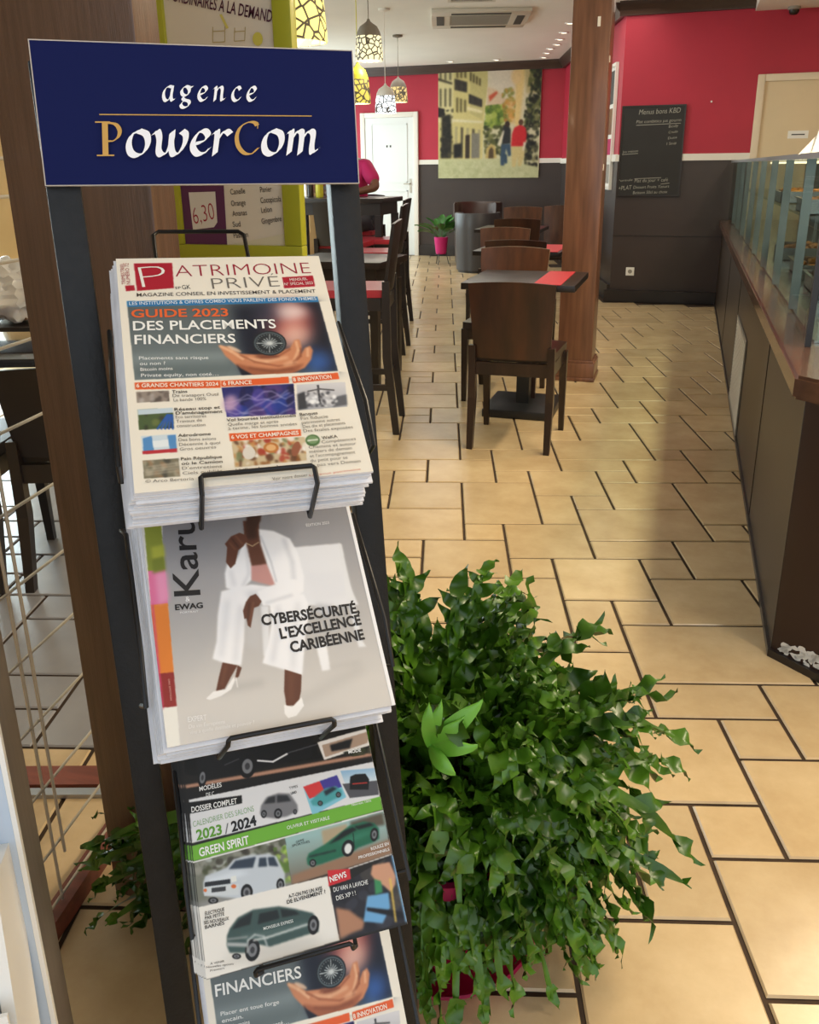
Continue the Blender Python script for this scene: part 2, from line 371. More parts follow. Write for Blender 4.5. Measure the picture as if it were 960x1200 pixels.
# white back door
def back_door():
    o = bpy.data.objects.new('door_1', None); C.objects.link(o); struct(o); o.location = ((DL+DR)/2, YB, 0); W = (DR-DL)/2
    mb = MB()
    for s in (-1, 1): mb.b2((s*W, -.045, 0), (s*(W-.07), 0, 2.075), bev=.006)
    mb.b2((-W+.07, -.045, 2.005), (W-.07, 0, 2.075), bev=.006); mb.build('door_frame', 'white_trim', o)
    mb = MB(); mb.b2((-W+.072, -.03, .006), (W-.072, -.004, 2.003))
    for z0, z1 in ((.12, .95), (1.08, 1.9)):
        for (a, b) in (((-W+.17, z0), (W-.17, z0+.015)), ((-W+.17, z1), (W-.17, z1+.015)), ((-W+.17, z0), (-W+.185, z1)), ((W-.185, z0), (W-.17, z1+.015))):
            mb.b2((a[0], -.038, a[1]), (b[0], -.03, b[1]))
    mb.build('door_leaf', 'door_white', o)
    mb = MB(); mb.b2((W-.14, -.036, .93), (W-.11, -.030, 1.13)); mb.tube([(W-.125, -.04, 1.06), (W-.125, -.075, 1.06), (W-.22, -.075, 1.06)], .008); mb.build('door_handle', 'steel', o)
    mb = MB()
    for dx in (-.035, .02): mb.box((dx, -.032, 1.60), (.022, .004, .03))
    mb.build('door_pictogram', 'grille_dark', o)
back_door()
# cream door in the right wall
def cream_door():
    o = bpy.data.objects.new('door_2', None); C.objects.link(o); struct(o); o.location = (.49, YC, 0)
    mb = MB(); mb.b2((0, -.05, 0), (.062, 0, 2.04), bev=.006); mb.b2((.96, -.05, 0), (1.02, 0, 2.04), bev=.006); mb.b2((.062, -.05, 1.98), (.96, 0, 2.04), bev=.006)
    mb.build('door_frame', 'frame_cream', o)
    MB().b2((.063, -.03, .006), (.959, -.004, 1.979)).build('door_leaf', 'door_cream', o)
    mb = MB(); mb.b2((.30, -.034, 1.50), (.47, -.03, 1.565)); mb.build('door_plate', 'white', o)
    mb = MB(); mb.b2((.33, -.0355, 1.528), (.44, -.034, 1.538)); mb.build('plate_lettering', 'grille_dark', o)
cream_door()
# lower ceiling over the kitchen
struct(MB().b2((.41, 1.2, 2.555), (3.2, YC, CEIL)).build('ceiling_bulkhead', 'ceiling'))
# big timber column and near timber post
def column():
    mb = MB(); mb.b2((-.712, 5.332, 0), (-.498, 5.56, CEIL), bev=.006)
    for z0, z1, e in ((0, .025, .024), (.025, .115, .018), (.115, .13, .01)): mb.b2((-.712-e, 5.332-e, z0), (-.498+e, 5.56+e, z1), bev=.004)
    o = mb.build('pillar', 'wood_post'); tag(o, kind='structure')
    mb = MB(); mb.box((-.563, 5.329, 2.05), (.016, .006, .05)); mb.build('paint_chip', 'white', o)
    mb = MB()
    for z in (1.86, 1.28): mb.box((-.4965, 5.36, z), (.004, .022, .035))
    mb.build('switch_plate', 'white_trim', o)
column()
def near_post():
    mb = MB(); mb.b2((-.921, 1.03, 0), (-.686, 1.088, CEIL), bev=.005); o = mb.build('pillar_near', 'wood_near'); tag(o, kind='structure')
near_post()
# partition rail on the floor and strips beyond it
struct(MB().box((-.975, .94, .02), (.034, .46, .04), rz=math.atan2(.137, .991)).build('trim_9', 'threshold'))
struct(MB().box((-1.215, 1.27, .006), (.40, .062, .012), rz=.30).build('trim_10', 'threshold'))
struct(MB().box((-1.20, 1.222, .005), (.40, .022, .010), rz=.30).build('trim_11', 'alu'))
# ================================================================== PRINT TOOLS
_txt_cache = {}
def text_mesh(s, weight=0.0):
    k = (s, weight)
    if k in _txt_cache: return _txt_cache[k]
    cu = bpy.data.curves.new('t', 'FONT'); cu.body = s; cu.size = 1; cu.offset = weight; cu.resolution_u = 3
    o = bpy.data.objects.new('t', cu); C.objects.link(o)
    dg = bpy.context.evaluated_depsgraph_get(); ev = o.evaluated_get(dg); me = ev.to_mesh()
    V = np.array([v.co[:] for v in me.vertices]) if len(me.vertices) else np.zeros((0, 3)); F = [tuple(p.vertices) for p in me.polygons]
    ev.to_mesh_clear(); bpy.data.objects.remove(o); bpy.data.curves.remove(cu)
    _txt_cache[k] = (V, F); return V, F
class Img:
    """small raster painted with numpy; points are given in the frame of fn: (x,y)->(u,v) in 0..1 of the picture"""
    def __init__(s, h, w, fn, base=(255, 255, 255)):
        s.h, s.w, s.fn = h, w, fn; s.a = np.zeros((h, w, 3)); s.a[:] = base
        s.X, s.Y = np.meshgrid((np.arange(w)+.5), (np.arange(h)+.5))
    def P(s, pts): return np.array([(lambda q: (q[0]*s.w, q[1]*s.h))(s.fn(*p)) for p in pts])
    def mask(s, P, soft=0.):
        pad = int(3+soft*3); x0 = max(0, int(P[:, 0].min())-pad); x1 = min(s.w, int(P[:, 0].max())+pad+1); y0 = max(0, int(P[:, 1].min())-pad); y1 = min(s.h, int(P[:, 1].max())+pad+1)
        if x1 <= x0 or y1 <= y0: return None
        ss = 2; X, Y = np.meshgrid(np.arange(x0*ss, x1*ss)/ss+.25, np.arange(y0*ss, y1*ss)/ss+.25)
        ins = np.zeros(X.shape, bool); n = len(P)
        for i in range(n):
            xa, ya = P[i]; xb, yb = P[(i+1) % n]
            if ya == yb: continue
            c = ((Y < ya) != (Y < yb)) & (X < (xb-xa)*(Y-ya)/(yb-ya)+xa); ins ^= c
        m = ins.reshape(y1-y0, ss, x1-x0, ss).mean((1, 3)).astype(float)
        if soft > 0: m = blur(m, soft)
        return (slice(y0, y1), slice(x0, x1)), m
    def poly(s, pts, col, soft=0., al=1., raw=False):
        P = np.array(pts, float) if raw else s.P(pts); r = s.mask(P, soft)
        if r is None: return
        sl, m = r; m = (m*al)[..., None]; s.a[sl] = s.a[sl]*(1-m)+np.array(col)*m
    def grad(s, pts, c0, c1, p0, p1, soft=0.):
        P = s.P(pts); r = s.mask(P, soft)
        if r is None: return
        sl, m = r; A, B = s.P([p0, p1]); d = B-A; t = np.clip(((s.X[sl]-A[0])*d[0]+(s.Y[sl]-A[1])*d[1])/(d@d), 0, 1)[..., None]
        s.a[sl] = s.a[sl]*(1-m[..., None])+(np.array(c0)*(1-t)+np.array(c1)*t)*m[..., None]
    def ell(s, c, rx, ry, col, ang=0., soft=0., al=1.):
        t = np.linspace(0, 2*PI, 25)[:-1]; ca, sa = math.cos(ang), math.sin(ang)
        s.poly([(c[0]+rx*math.cos(q)*ca-ry*math.sin(q)*sa, c[1]+rx*math.cos(q)*sa+ry*math.sin(q)*ca) for q in t], col, soft, al)
    def line(s, pts, wd, col, soft=0., al=1.):
        for (a, b) in zip(pts, pts[1:]):
            d = np.array(b, float)-np.array(a, float); L = np.hypot(*d)
            if L < 1e-6: continue
            n = np.array([-d[1], d[0]])/L*wd/2; a = np.array(a); b = np.array(b); e = d/L*wd*.3
            s.poly([a+n-e, b+n+e, b-n+e, a-n-e], col, soft, al)
    def noise(s, pts, amt, cell=3):
        P = s.P(pts); r = s.mask(P)
        if r is None: return
        sl, m = r; hh, ww = m.shape; N = np.random.rand(hh//cell+2, ww//cell+2, 1)-.5
        N = np.kron(N, np.ones((cell, cell, 1)))[:hh, :ww]; s.a[sl] = np.clip(s.a[sl]+N*2*amt*m[..., None], 0, 255)
    def blot(s, pts, cols, n, r0, r1, seed=0, al=.8):
        rg = random.Random(seed); before = s.a.copy(); (ax, ay), (bx, by), (cx, cy), (dx, dy) = pts[0], pts[-3], pts[-2], pts[-1]
        for _ in range(n):
            u, v = rg.random(), rg.random(); p = ((ax*(1-u)+bx*u)*(1-v)+(dx*(1-u)+cx*u)*v, (ay*(1-u)+by*u)*(1-v)+(dy*(1-u)+cy*u)*v)
            s.ell(p, rg.uniform(r0, r1), rg.uniform(r0, r1), rg.choice(cols), rg.random()*3, .5, al)
        r = s.mask(s.P(pts)); m = np.zeros((s.h, s.w, 1))
        if r is not None: m[r[0]] = r[1][..., None]
        s.a = before*(1-m)+s.a*m
def blur(m, r):
    k = max(1, int(round(r)))
    for ax in (0, 1):
        for _ in range(2):
            p = np.pad(m, [(k, k) if a == ax else (0, 0) for a in range(m.ndim)], mode='edge'); c = np.cumsum(p, axis=ax); c = np.insert(c, 0, 0, axis=ax)
            n = m.shape[ax]; m = (np.take(c, range(2*k+1, 2*k+1+n), axis=ax)-np.take(c, range(0, n), axis=ax))/(2*k+1)
    return m
def lin_a(a):
    a = np.clip(a, 0, 255)/255; return np.where(a <= .04045, a/12.92, ((a+.055)/1.055)**2.4)
class Sheet:
    """a printed sheet: a painted grid plus flat lettering, all in ONE mesh; local x right, y up, z out of the paper (metres)"""
    def __init__(s): s.V = []; s.F = []; s.K = []; s.n = 0; s.z = 0.0004
    def add(s, V, F, col):
        s.V.append(V); s.F += [tuple(i+s.n for i in f) for f in F]; s.K.append(np.broadcast_to(col, (len(V), 3)) if np.ndim(col) == 1 else col); s.n += len(V)
    def image(s, img, x0, y0, w, h, z=0.0002, warp=None):
        H, W = img.h, img.w; xs = np.linspace(0, 1, W+1); ys = np.linspace(0, 1, H+1)
        a = np.pad(img.a, ((0, 1), (0, 1), (0, 0)), mode='edge'); b = a.copy(); b[1:, 1:] = (a[1:, 1:]+a[:-1, 1:]+a[1:, :-1]+a[:-1, :-1])/4
        b = b[:H+1, :W+1]
        X, Y = np.meshgrid(x0+xs*w, y0+h-ys*h); V = np.stack([X, Y, np.full_like(X, z)], -1).reshape(-1, 3)
        i = np.arange(H*(W+1)).reshape(H, W+1)[:, :W].ravel(); F = np.stack([i, i+W+1, i+W+2, i+1], -1)
        s.add(V, [tuple(f) for f in F.tolist()], lin_a(b.reshape(-1, 3)))
    def poly(s, pts, col, dz=0):
        s.z += .00003; s.add(np.array([(p[0], p[1], s.z+dz) for p in pts]), [tuple(range(len(pts)))], lin_a(np.array(col, float)))
    def text(s, st, a, b, cap, col, weight=0., shear=0., fit=True):
        """baseline from a to b (metres, sheet frame), cap height cap"""
        V, F = text_mesh(st, weight)
        if not len(V): return
        a = np.array(a); b = np.array(b); d = b-a; L = np.hypot(*d); d = d/L; n = np.array([-d[1], d[0]])
        x0, x1 = V[:, 0].min(), V[:, 0].max(); X = (V[:, 0]-x0)/(x1-x0)*L; hc = text_mesh('H', weight)[0][:, 1].max(); Yv = V[:, 1]/hc*cap
        X = X+Yv*shear; P = a+X[:, None]*d+Yv[:, None]*n; s.z += .00002
        s.add(np.c_[P, np.full(len(P), s.z)], F, lin_a(np.array(col, float)))
    def mesh(s, name, material='print'):
        me = bpy.data.meshes.new(name); V = np.concatenate(s.V); me.from_pydata(V.tolist(), [], s.F)
        ca = me.color_attributes.new('ink', 'FLOAT_COLOR', 'POINT'); K = np.concatenate([np.array(k) for k in s.K]); K = K*.86; ca.data.foreach_set('color', np.c_[K, np.ones(len(K))].astype(np.float32).ravel())
        me.materials.append(M[material]); return me
    def build(s, name, parent=None, material='print', mw=None):
        o = bpy.data.objects.new(name, s.mesh(name, material)); C.objects.link(o)
        if parent: o.parent = parent
        if mw is not None: o.matrix_local = mw
        return o
class Plane:
    """sheet frame standing in the room: origin t, axes u (right), v (up), n (out)"""
    def __init__(s, t, u, v, n):
        s.t = np.array(t, float); u = np.array(u, float); u /= np.linalg.norm(u); v = np.array(v, float); v -= u*(v@u); v /= np.linalg.norm(v); s.u, s.v, s.n = u, v, np.cross(u, v)
        s.mw = Matrix(((u[0], v[0], s.n[0], t[0]), (u[1], v[1], s.n[1], t[1]), (u[2], v[2], s.n[2], t[2]), (0, 0, 0, 1)))
    def at(s, px, py):
        p = onplane(px, py, s.t, s.n)-s.t; return p@s.u, p@s.v
    def crop(s, ox, oy, k): return lambda x, y: s.at(ox+x/k, oy+y/k)
# ================================================================== MAGAZINES
P1 = Plane((-.427, .571, 1.031), (.813, .581, -.027), (-.442, .647, .621), 0)
P2 = Plane((-.382, .513, .827), (.750, .656, -.087), (-.427, .580, .694), 0)
P3 = Plane((-.400, .555, .511), (.882, .439, .171), (-.428, .596, .680), 0)
P4 = Plane((-.369, .511, .298), (.873, .473, .119), (-.376, .499, .781), 0)
W0, H1, H2, H3 = .21, .281, .28, .297
def cover_tools(P, h, crop, res):
    f = P.crop(*crop); uv = lambda x, y: (lambda q: (q[0]/W0, 1-q[1]/h))(f(x, y))
    im = Img(int(res*h/W0), res, uv); sh = Sheet()
    def T(st, ax, ay, bx, by, cap, col, weight=0., shear=0.):
        A, B = f(ax, ay), f(bx, by); U = f(ax, ay-cap); sh.text(st, A, B, math.hypot(U[0]-A[0], U[1]-A[1]), col, weight, shear)
    return f, im, sh, T
def cover_finance(low=False):
    f, im, sh, T = cover_tools(P1, H1, (120, 280, 2.909), 340)
    im.a[:] = (240, 233, 218)
    red = (172, 26, 48); dk = (40, 36, 36); gy = (96, 92, 88); org = (228, 96, 46)
    im.poly([(107, 84), (238, 82), (244, 168), (118, 178)], red)
    im.poly([(613, 131), (718, 125), (725, 162), (620, 169)], red)
    im.poly([(78, 160), (108, 158), (112, 176), (80, 179)], red)
    im.poly([(83, 213), (733, 197), (738, 215), (85, 232)], (44, 122, 178))
    # hero picture
    ph = [(85, 232), (738, 215), (803, 450), (110, 482)]
    im.grad(ph, (104, 112, 112), (122, 136, 138), (97, 235), (115, 480))
    im.grad([(85, 232), (560, 220), (420, 470), (110, 482)], (92, 100, 102), (118, 130, 132), (97, 235), (115, 480), 0)
    im.poly([(100, 395), (420, 385), (430, 412), (105, 425)], (150, 164, 164), 6, .5); im.poly([(105, 440), (450, 430), (455, 462), (110, 474)], (84, 96, 98), 6, .5)
    im.poly([(440, 224), (738, 215), (803, 450), (480, 466)], (22, 28, 44), 12)
    im.poly([(660, 216), (738, 215), (803, 450), (740, 450)], (18, 24, 40), 4)
    im.ell((640, 285), 75, 70, (190, 82, 72), 0, 16, .9); im.ell((640, 250), 60, 30, (236, 214, 210), 0, 10, .9); im.ell((655, 330), 55, 45, (240, 196, 178), 0, 12, .8)
    im.ell((735, 420), 45, 40, (60, 110, 190), 0, 14, .9); im.ell((560, 260), 40, 40, (56, 60, 80), 0, 14, .8)
    hand = (206, 136, 98); hs = (150, 84, 58); hl = (240, 190, 150)
    im.poly([(395, 362), (430, 368), (470, 392), (560, 396), (640, 372), (655, 345), (672, 342), (680, 372), (676, 395), (690, 372), (708, 364), (718, 380), (712, 412), (690, 440), (640, 460), (560, 466), (490, 462), (455, 430), (420, 400)], hand, .6)
    im.poly([(455, 424), (520, 440), (600, 444), (690, 424), (660, 456), (560, 468), (488, 464)], hs, 2, .8)
    im.line([(402, 366), (440, 384), (480, 410)], 9, hl, 1.4, .8); im.line([(500, 408), (560, 418), (630, 404)], 10, hl, 1.6, .7); im.line([(660, 350), (668, 380), (655, 410)], 8, hl, 1.2, .8); im.line([(700, 374), (700, 400)], 8, hl, 1.2, .8)
    im.line([(640, 376), (600, 400), (540, 404)], 6, hs, 1, .9); im.line([(470, 396), (520, 420), (600, 434), (660, 424)], 5, hs, 1.4, .8); im.line([(676, 372), (676, 400), (650, 426)], 5, (120, 62, 42), .8, .8); im.line([(500, 440), (580, 452), (650, 444)], 8, (120, 66, 46), 2, .6); im.ell((560, 400), 40, 9, (110, 60, 44), 0, 2, .7); im.ell((450, 376), 26, 6, (246, 206, 172), .4, 1, .8); im.ell((640, 424), 26, 8, (236, 180, 140), -.3, 2, .7); im.line([(678, 392), (650, 420)], 4, hs, .8, .7)
    im.poly([(455, 425), (478, 470), (520, 468), (470, 440)], (26, 30, 44), 1)
    im.ell((570, 356), 58, 42, (26, 32, 38), .05); im.ell((570, 356), 53, 38, (86, 98, 104), .05); im.ell((570, 356), 48, 34, (34, 42, 48), .05)
    for k in range(16):
        a = k*PI/8; r = 1 if k % 4 == 0 else .62
        im.line([(570, 356), (570+44*r*math.cos(a), 356+31*r*math.sin(a))], 2.6, (206, 212, 212))
    for k in range(28):
        a = k*PI/14; im.ell((570+43*math.cos(a), 356+30*math.sin(a)), 1.6, 1.3, (200, 204, 204))
    bgc = (240, 233, 218)
    for q in ([(739, 214), (900, 205), (980, 470), (804, 452)], [(40, 484), (109, 482), (806, 451), (808, 470), (40, 500)], [(20, 180), (83, 213), (110, 483), (60, 520)]): im.poly(q, bgc)
    im.poly([(83, 213), (733, 197), (738, 215), (85, 232)], (44, 122, 178))
    # orange heads and small pictures
    for q in ([(110, 490), (402, 482), (404, 508), (112, 514)], [(404, 484), (635, 470), (637, 492), (406, 505)], [(646, 470), (803, 456), (808, 478), (650, 492)], [(432, 664), (676, 649), (678, 672), (436, 690)]): im.poly(q, org)
    def pic(q, base, cols, n, r, seed, al=.7): im.poly(q, base); im.blot(q, cols, n, r*.4, r, seed, al); 
    pic([(115, 522), (227, 517), (229, 554), (118, 559)], (150, 138, 128), [(96, 84, 78), (180, 172, 166), (70, 62, 58)], 14, 12, 1)
    q = [(120, 582), (240, 576), (245, 645), (125, 652)]; im.poly(q, (78, 96, 60)); im.poly([(120, 582), (240, 576), (241, 592), (121, 600)], (196, 212, 222)); im.blot([(120, 600), (240, 592), (245, 645), (125, 652)], [(44, 50, 40), (104, 116, 66), (60, 60, 54)], 18, 4, 12, 2)
    for k in range(5): im.line([(222+k*4, 600), (188+k*13, 648)], 7, (40+16*(k % 2), 92, 170))
    q = [(132, 673), (252, 665), (255, 727), (137, 735)]; im.poly(q, (206, 220, 228)); im.poly([(138, 680), (168, 672), (176, 720), (140, 726)], (86, 142, 196)); im.poly([(222, 670), (250, 668), (254, 716), (230, 720)], (86, 142, 196)); im.poly([(170, 690), (224, 684), (228, 708), (174, 712)], (232, 238, 240)); im.poly([(136, 724), (255, 714), (255, 727), (137, 735)], (186, 50, 60))
    pic([(138, 756), (260, 748), (265, 810), (142, 818)], (122, 116, 96), [(176, 168, 146), (84, 90, 70), (150, 120, 90), (60, 60, 56)], 20, 14, 4)
    for k in range(4): im.line([(145, 806-k*9), (262, 790-k*9)], 3, (190, 180, 160), .5)
    q = [(406, 507), (652, 494), (660, 598), (424, 608)]; im.poly(q, (44, 46, 110)); im.blot(q, [(84, 70, 160), (20, 22, 60), (30, 60, 150), (90, 60, 120)], 26, 6, 34, 5, .6)
    rg = random.Random(9)
    for k in range(5):
        pts = [(410+k*6, 560+k*10)]
        for j in range(9): pts.append((pts[-1][0]+28, pts[-1][1]+rg.uniform(-24, 20)))
        im.line(pts[:9], 2.2, (206, 196, 226), .3, .9)
    im.ell((436, 560), 24, 30, (206, 168, 196), .4, 4, .8)
    q = [(662, 497), (828, 488), (835, 572), (668, 585)]; im.grad(q, (214, 212, 214), (168, 170, 176), (740, 490), (745, 580)); im.poly([(664, 530), (690, 520), (700, 578), (668, 584)], (60, 62, 68), 1); im.poly([(790, 540), (832, 530), (835, 566), (786, 574)], (96, 98, 104), 1)
    im.line([(735, 500), (742, 560)], 7, (60, 60, 64)); im.line([(700, 520), (742, 512), (790, 516)], 5, (90, 88, 90)); im.blot([(690, 520), (800, 512), (806, 570), (694, 576)], [(236, 236, 238), (250, 250, 250), (120, 120, 126), (70, 70, 76)], 40, 3, 9, 6, .9)
    q = [(440, 690), (690, 675), (697, 755), (452, 780)]; im.poly(q, (206, 186, 150)); im.blot(q, [(232, 222, 206), (150, 96, 50), (196, 140, 80), (96, 60, 40), (170, 64, 48), (244, 240, 232), (120, 130, 90)], 90, 4, 15, 7, .85)
    im.ell((575, 712), 26, 18, (190, 120, 60)); im.ell((575, 712), 17, 11, (226, 176, 120)); im.ell((660, 716), 14, 26, (150, 90, 66), .3); im.ell((500, 730), 22, 22, (222, 214, 202))
    im.ell((717, 687), 25, 20, (78, 112, 66)); im.ell((717, 685), 19, 14, (120, 150, 104)); im.line([(700, 688), (734, 684)], 5, (216, 222, 206))
    sh.image(im, 0, 0, W0, H1)
    # lettering
    T('P', 137, 168, 226, 160, 70, (240, 236, 228), -.028)
    T('ATRIMOINE', 250, 130, 712, 118, 38, (158, 30, 56), -.016)
    T('PRIVÉ', 376, 172, 606, 163, 36, (112, 106, 100), -.016)
    T('EP', 250, 172, 268, 171, 8, dk); T('GK', 273, 173, 302, 171, 14, dk)
    T('MAGAZINE CONSEIL EN INVESTISSEMENT & PLACEMENT', 118, 198, 728, 184, 12, (60, 52, 50), .004)
    T('MENSUEL', 640, 145, 700, 141, 9, (240, 226, 220)); T('N° SPÉCIAL 2023', 622, 160, 718, 155, 9, (240, 226, 220))
    T('LES INSTITUTIONS & OFFRES COMBO VOUS PARLENT DES FONDS THEMES', 92, 227, 730, 209, 11, (226, 236, 244), .006)
    for k, st in enumerate(('TRIMESTRIEL', 'NUMERO 72')): T(st, 80+k*16, 156, 73+k*16, 84, 9, (170, 60, 66))
    T('GUIDE 2023', 99, 269, 430, 264, 27, (232, 104, 52), .02) if not low else None
    T('DES PLACEMENTS', 105, 313, 593, 305, 31, (246, 246, 242), .014) if not low else None; T('FINANCIERS', 110, 360, 455, 355, 31, (246, 246, 242), .014)
    wh = (236, 238, 236)
    T('Placer ent toue forge' if low else 'Placements sans risque', 125, 413, 362, 411, 11, wh, .006); T('encain.' if low else 'ou non ?', 128, 432, 215, 430, 11, wh, .006); T('Bitcoin moins', 130, 452, 240, 448, 11, wh, .006); T('Private equity, non coté…', 132, 472, 396, 467, 11, wh, .006)
    for st, a in (('6 GRANDS CHANTIERS 2024', (116, 508, 396, 502)), ('6 FRANCE', (412, 501, 510, 496)), ('8 INNOVATION', (652, 488, 782, 477)), ('6 VOS ET CHAMPAGNES', (440, 684, 670, 668))): T(st, *a, 13, (250, 232, 214), .02)
    small = [('Trains', 238, 528, 290, 526, 1), ('De transport Outil', 240, 541, 396, 536, 0), ('La bande 100%', 243, 556, 354, 551, 0),
             ('Réseau stop et', 246, 588, 402, 580, 1), ("D'aménagement", 250, 601, 410, 594, 1), ('Eco territoires', 250, 614, 354, 610, 0), ('Travaux de', 252, 629, 340, 624, 0), ('construction', 254, 644, 352, 640, 0),
             ('Aérodrome', 258, 677, 370, 671, 1), ('Des bons avions', 260, 692, 388, 687, 0), ('Décennie à quoi', 262, 708, 402, 701, 0), ('Gros oeuvres', 264, 724, 388, 716, 0),
             ('Pain République', 268, 757, 408, 749, 1), ('où le Camion', 270, 773, 410, 765, 1), ("D'entretiens", 272, 789, 408, 781, 0), ('Ciels oubliés', 274, 806, 410, 797, 0), ('© Arco Bertoria', 147, 834, 312, 824, 0),
             ('Vol bourses institutionnels', 424, 625, 660, 608, 1), ('Quelle marge et après', 428, 640, 600, 629, 0), ('à terme, les bonnes années', 430, 654, 664, 637, 0), ('Utilha el mundo qua', 456, 797, 654, 778, 1),
             ('Banques', 674, 606, 734, 600, 1), ('Fin fiducie', 677, 620, 770, 612, 0), ('patrimoine autres', 680, 634, 810, 622, 0), ('Des dix et placements', 684, 648, 828, 634, 0), ('Des finales exposées', 686, 662, 854, 648, 0),
             ('WeKA', 748, 686, 802, 680, 1), ('Compétences', 748, 700, 864, 688, 0), ('Chemins et autour', 704, 718, 866, 704, 0), ('métiers de demain', 706, 733, 850, 720, 0), ("et l'accompagnement", 708, 748, 862, 734, 0), ('du petit pour se', 710, 764, 836, 752, 0), ('le pas vers Demain', 712, 780, 880, 764, 0), ('Voir notre dossier', 580, 826, 700, 812, 0)]
    for st, a, b, c, d, bold in small: T(st, a, b, c, d, 10, dk if bold else gy, .012 if bold else -.002)
    T('La revue patrimoine', 706, 812, 880, 790, 6, (206, 96, 80))
    return sh.mesh('cover')
def cover_fashion():
    f, im, sh, T = cover_tools(P2, H2, (150, 590, 2.909), 340)
    im.a[:] = (150, 149, 153)
    g = [(0, -400), (900, -400), (1000, 1000), (0, 1000)]
    im.grad(g, (136, 136, 142), (206, 202, 197), (450, 30), (560, 640))
    # striped edge
    im.poly([(0, -400), (116, -60), (118, 130), (178, 826), (90, 900), (0, 200)], (226, 224, 220)); st0 = lambda y: 118+(y-130)*60/696; 
    def seg(y0, y1, c, wd=58): im.poly([(st0(y0)-wd, y0+6), (st0(y0), y0), (st0(y1), y1), (st0(y1)-wd, y1+6)], c)
    seg(-300, 230, (140, 150, 60)); seg(225, 345, (222, 116, 160)); seg(340, 590, (222, 128, 52)); seg(575, 692, (142, 46, 44)); seg(692, 826, (232, 230, 222))
    im.poly([(78, 150), (122, 140), (126, 180), (84, 196)], (176, 180, 70), 2); im.poly([(80, 190), (124, 182), (128, 230), (86, 240)], (120, 130, 50), 2); im.poly([(92, 240), (130, 232), (140, 330), (104, 346)], (232, 150, 186), 3); im.line([(84, 345), (118, 700)], 6, (206, 70, 120), 1)
    # white chair
    ch = (226, 227, 231); sd = (196, 197, 202)
    im.poly([(540, 152), (722, 136), (738, 240), (786, 345), (700, 352), (600, 346), (560, 300)], ch, .8); im.poly([(600, 240), (730, 230), (760, 310), (640, 345)], (222, 223, 228), 5, .8)
    im.poly([(718, 136), (728, 138), (800, 470), (812, 488), (786, 490), (742, 300)], (226, 227, 230), .5)
    im.poly([(640, 480), (676, 474), (690, 566), (662, 572)], (238, 238, 240), .5); im.poly([(452, 350), (480, 350), (482, 520), (462, 520)], (224, 225, 228), .6)
    im.poly([(640, 340), (700, 346), (690, 380), (640, 370)], sd, 3)
    # floor shadows are part of the printed picture's tones
    im.line([(310, 640), (460, 610)], 14, (168, 165, 162), 5, .8); im.line([(560, 690), (800, 560)], 18, (170, 167, 164), 8, .7); im.line([(690, 560), (790, 540)], 8, (176, 174, 170), 4, .7)
    sk = (96, 58, 44); sk2 = (62, 38, 30); sk3 = (134, 88, 68); wt = (240, 240, 243); wsh = (186, 188, 196); wsh2 = (206, 208, 214)
    # neck, chest, hair-less head continues above the visible page
    im.poly([(392, 60), (446, 60), (448, 110), (470, 150), (474, 215), (416, 220), (400, 140)], sk); im.poly([(398, 60), (440, 60), (440, 120), (404, 124)], sk2, 3)
    im.poly([(405, 20), (400, -40), (430, -80), (462, -40), (452, 60), (430, 92), (404, 70)], sk2, 1)
    im.poly([(414, 214), (474, 206), (508, 268), (494, 282), (420, 262)], (196, 144, 138), 1)
    im.line([(404, 136), (424, 146), (446, 132)], 2.4, (212, 190, 150))
    # jacket
    im.poly([(446, 88), (496, 94), (552, 120), (580, 170), (600, 250), (596, 300), (540, 306), (500, 274), (470, 196), (452, 140)], wt, .6)
    im.poly([(398, 118), (420, 210), (420, 262), (396, 286), (366, 300), (334, 288), (330, 240), (338, 206), (356, 212), (372, 186)], wt, .6)
    im.line([(452, 110), (488, 200), (506, 268)], 4, wsh, 1); im.line([(530, 120), (560, 200), (566, 270)], 7, wsh, 3, .9); im.line([(404, 150), (412, 240), (390, 284)], 5, wsh, 2, .8); im.line([(350, 230), (362, 280)], 8, wsh, 3, .6)
    # raised hand and forearm
    im.poly([(334, 200), (338, 150), (330, 138), (352, 112), (380, 100), (402, 108), (408, 124), (394, 146), (376, 160), (366, 206), (350, 222)], sk); im.line([(352, 118), (378, 150)], 4, sk2, 1); im.line([(366, 110), (392, 140)], 4, sk3, 1, .8); im.line([(346, 134), (366, 158)], 4, sk3, 1, .7)
    # trousers
    im.poly([(318, 300), (360, 288), (420, 276), (500, 286), (520, 300), (440, 330), (400, 350), (396, 470), (386, 552), (340, 548), (288, 530), (302, 470), (306, 380)], wt, .6)
    im.poly([(480, 330), (540, 304), (600, 310), (622, 360), (606, 440), (594, 586), (530, 566), (458, 544), (478, 480), (490, 400)], wt, .6)
    im.line([(340, 330), (330, 420), (318, 520)], 9, wsh2, 4); im.line([(384, 350), (372, 460), (366, 540)], 8, wsh, 4, .8); im.line([(512, 350), (506, 460), (492, 540)], 9, wsh, 4, .8); im.line([(580, 340), (566, 460), (562, 560)], 9, wsh2, 4); im.poly([(400, 300), (500, 290), (490, 320), (420, 340)], wsh2, 4, .8)
    im.poly([(398, 352), (452, 350), (464, 420), (452, 510), (400, 480)], (196, 195, 196), 5, .6)
    # other sleeve and hand
    im.poly([(440, 300), (500, 276), (560, 258), (596, 262), (598, 300), (560, 330), (500, 346), (460, 350)], wt, .6); im.line([(470, 340), (560, 312)], 6, wsh, 2, .8)
    im.poly([(436, 308), (456, 334), (446, 350), (430, 356), (424, 390), (418, 424), (408, 416), (404, 392), (396, 394), (392, 366), (402, 336), (416, 316)], sk); im.line([(414, 340), (408, 400)], 3, sk2, .8); im.line([(428, 336), (416, 404)], 3, sk3, .8)
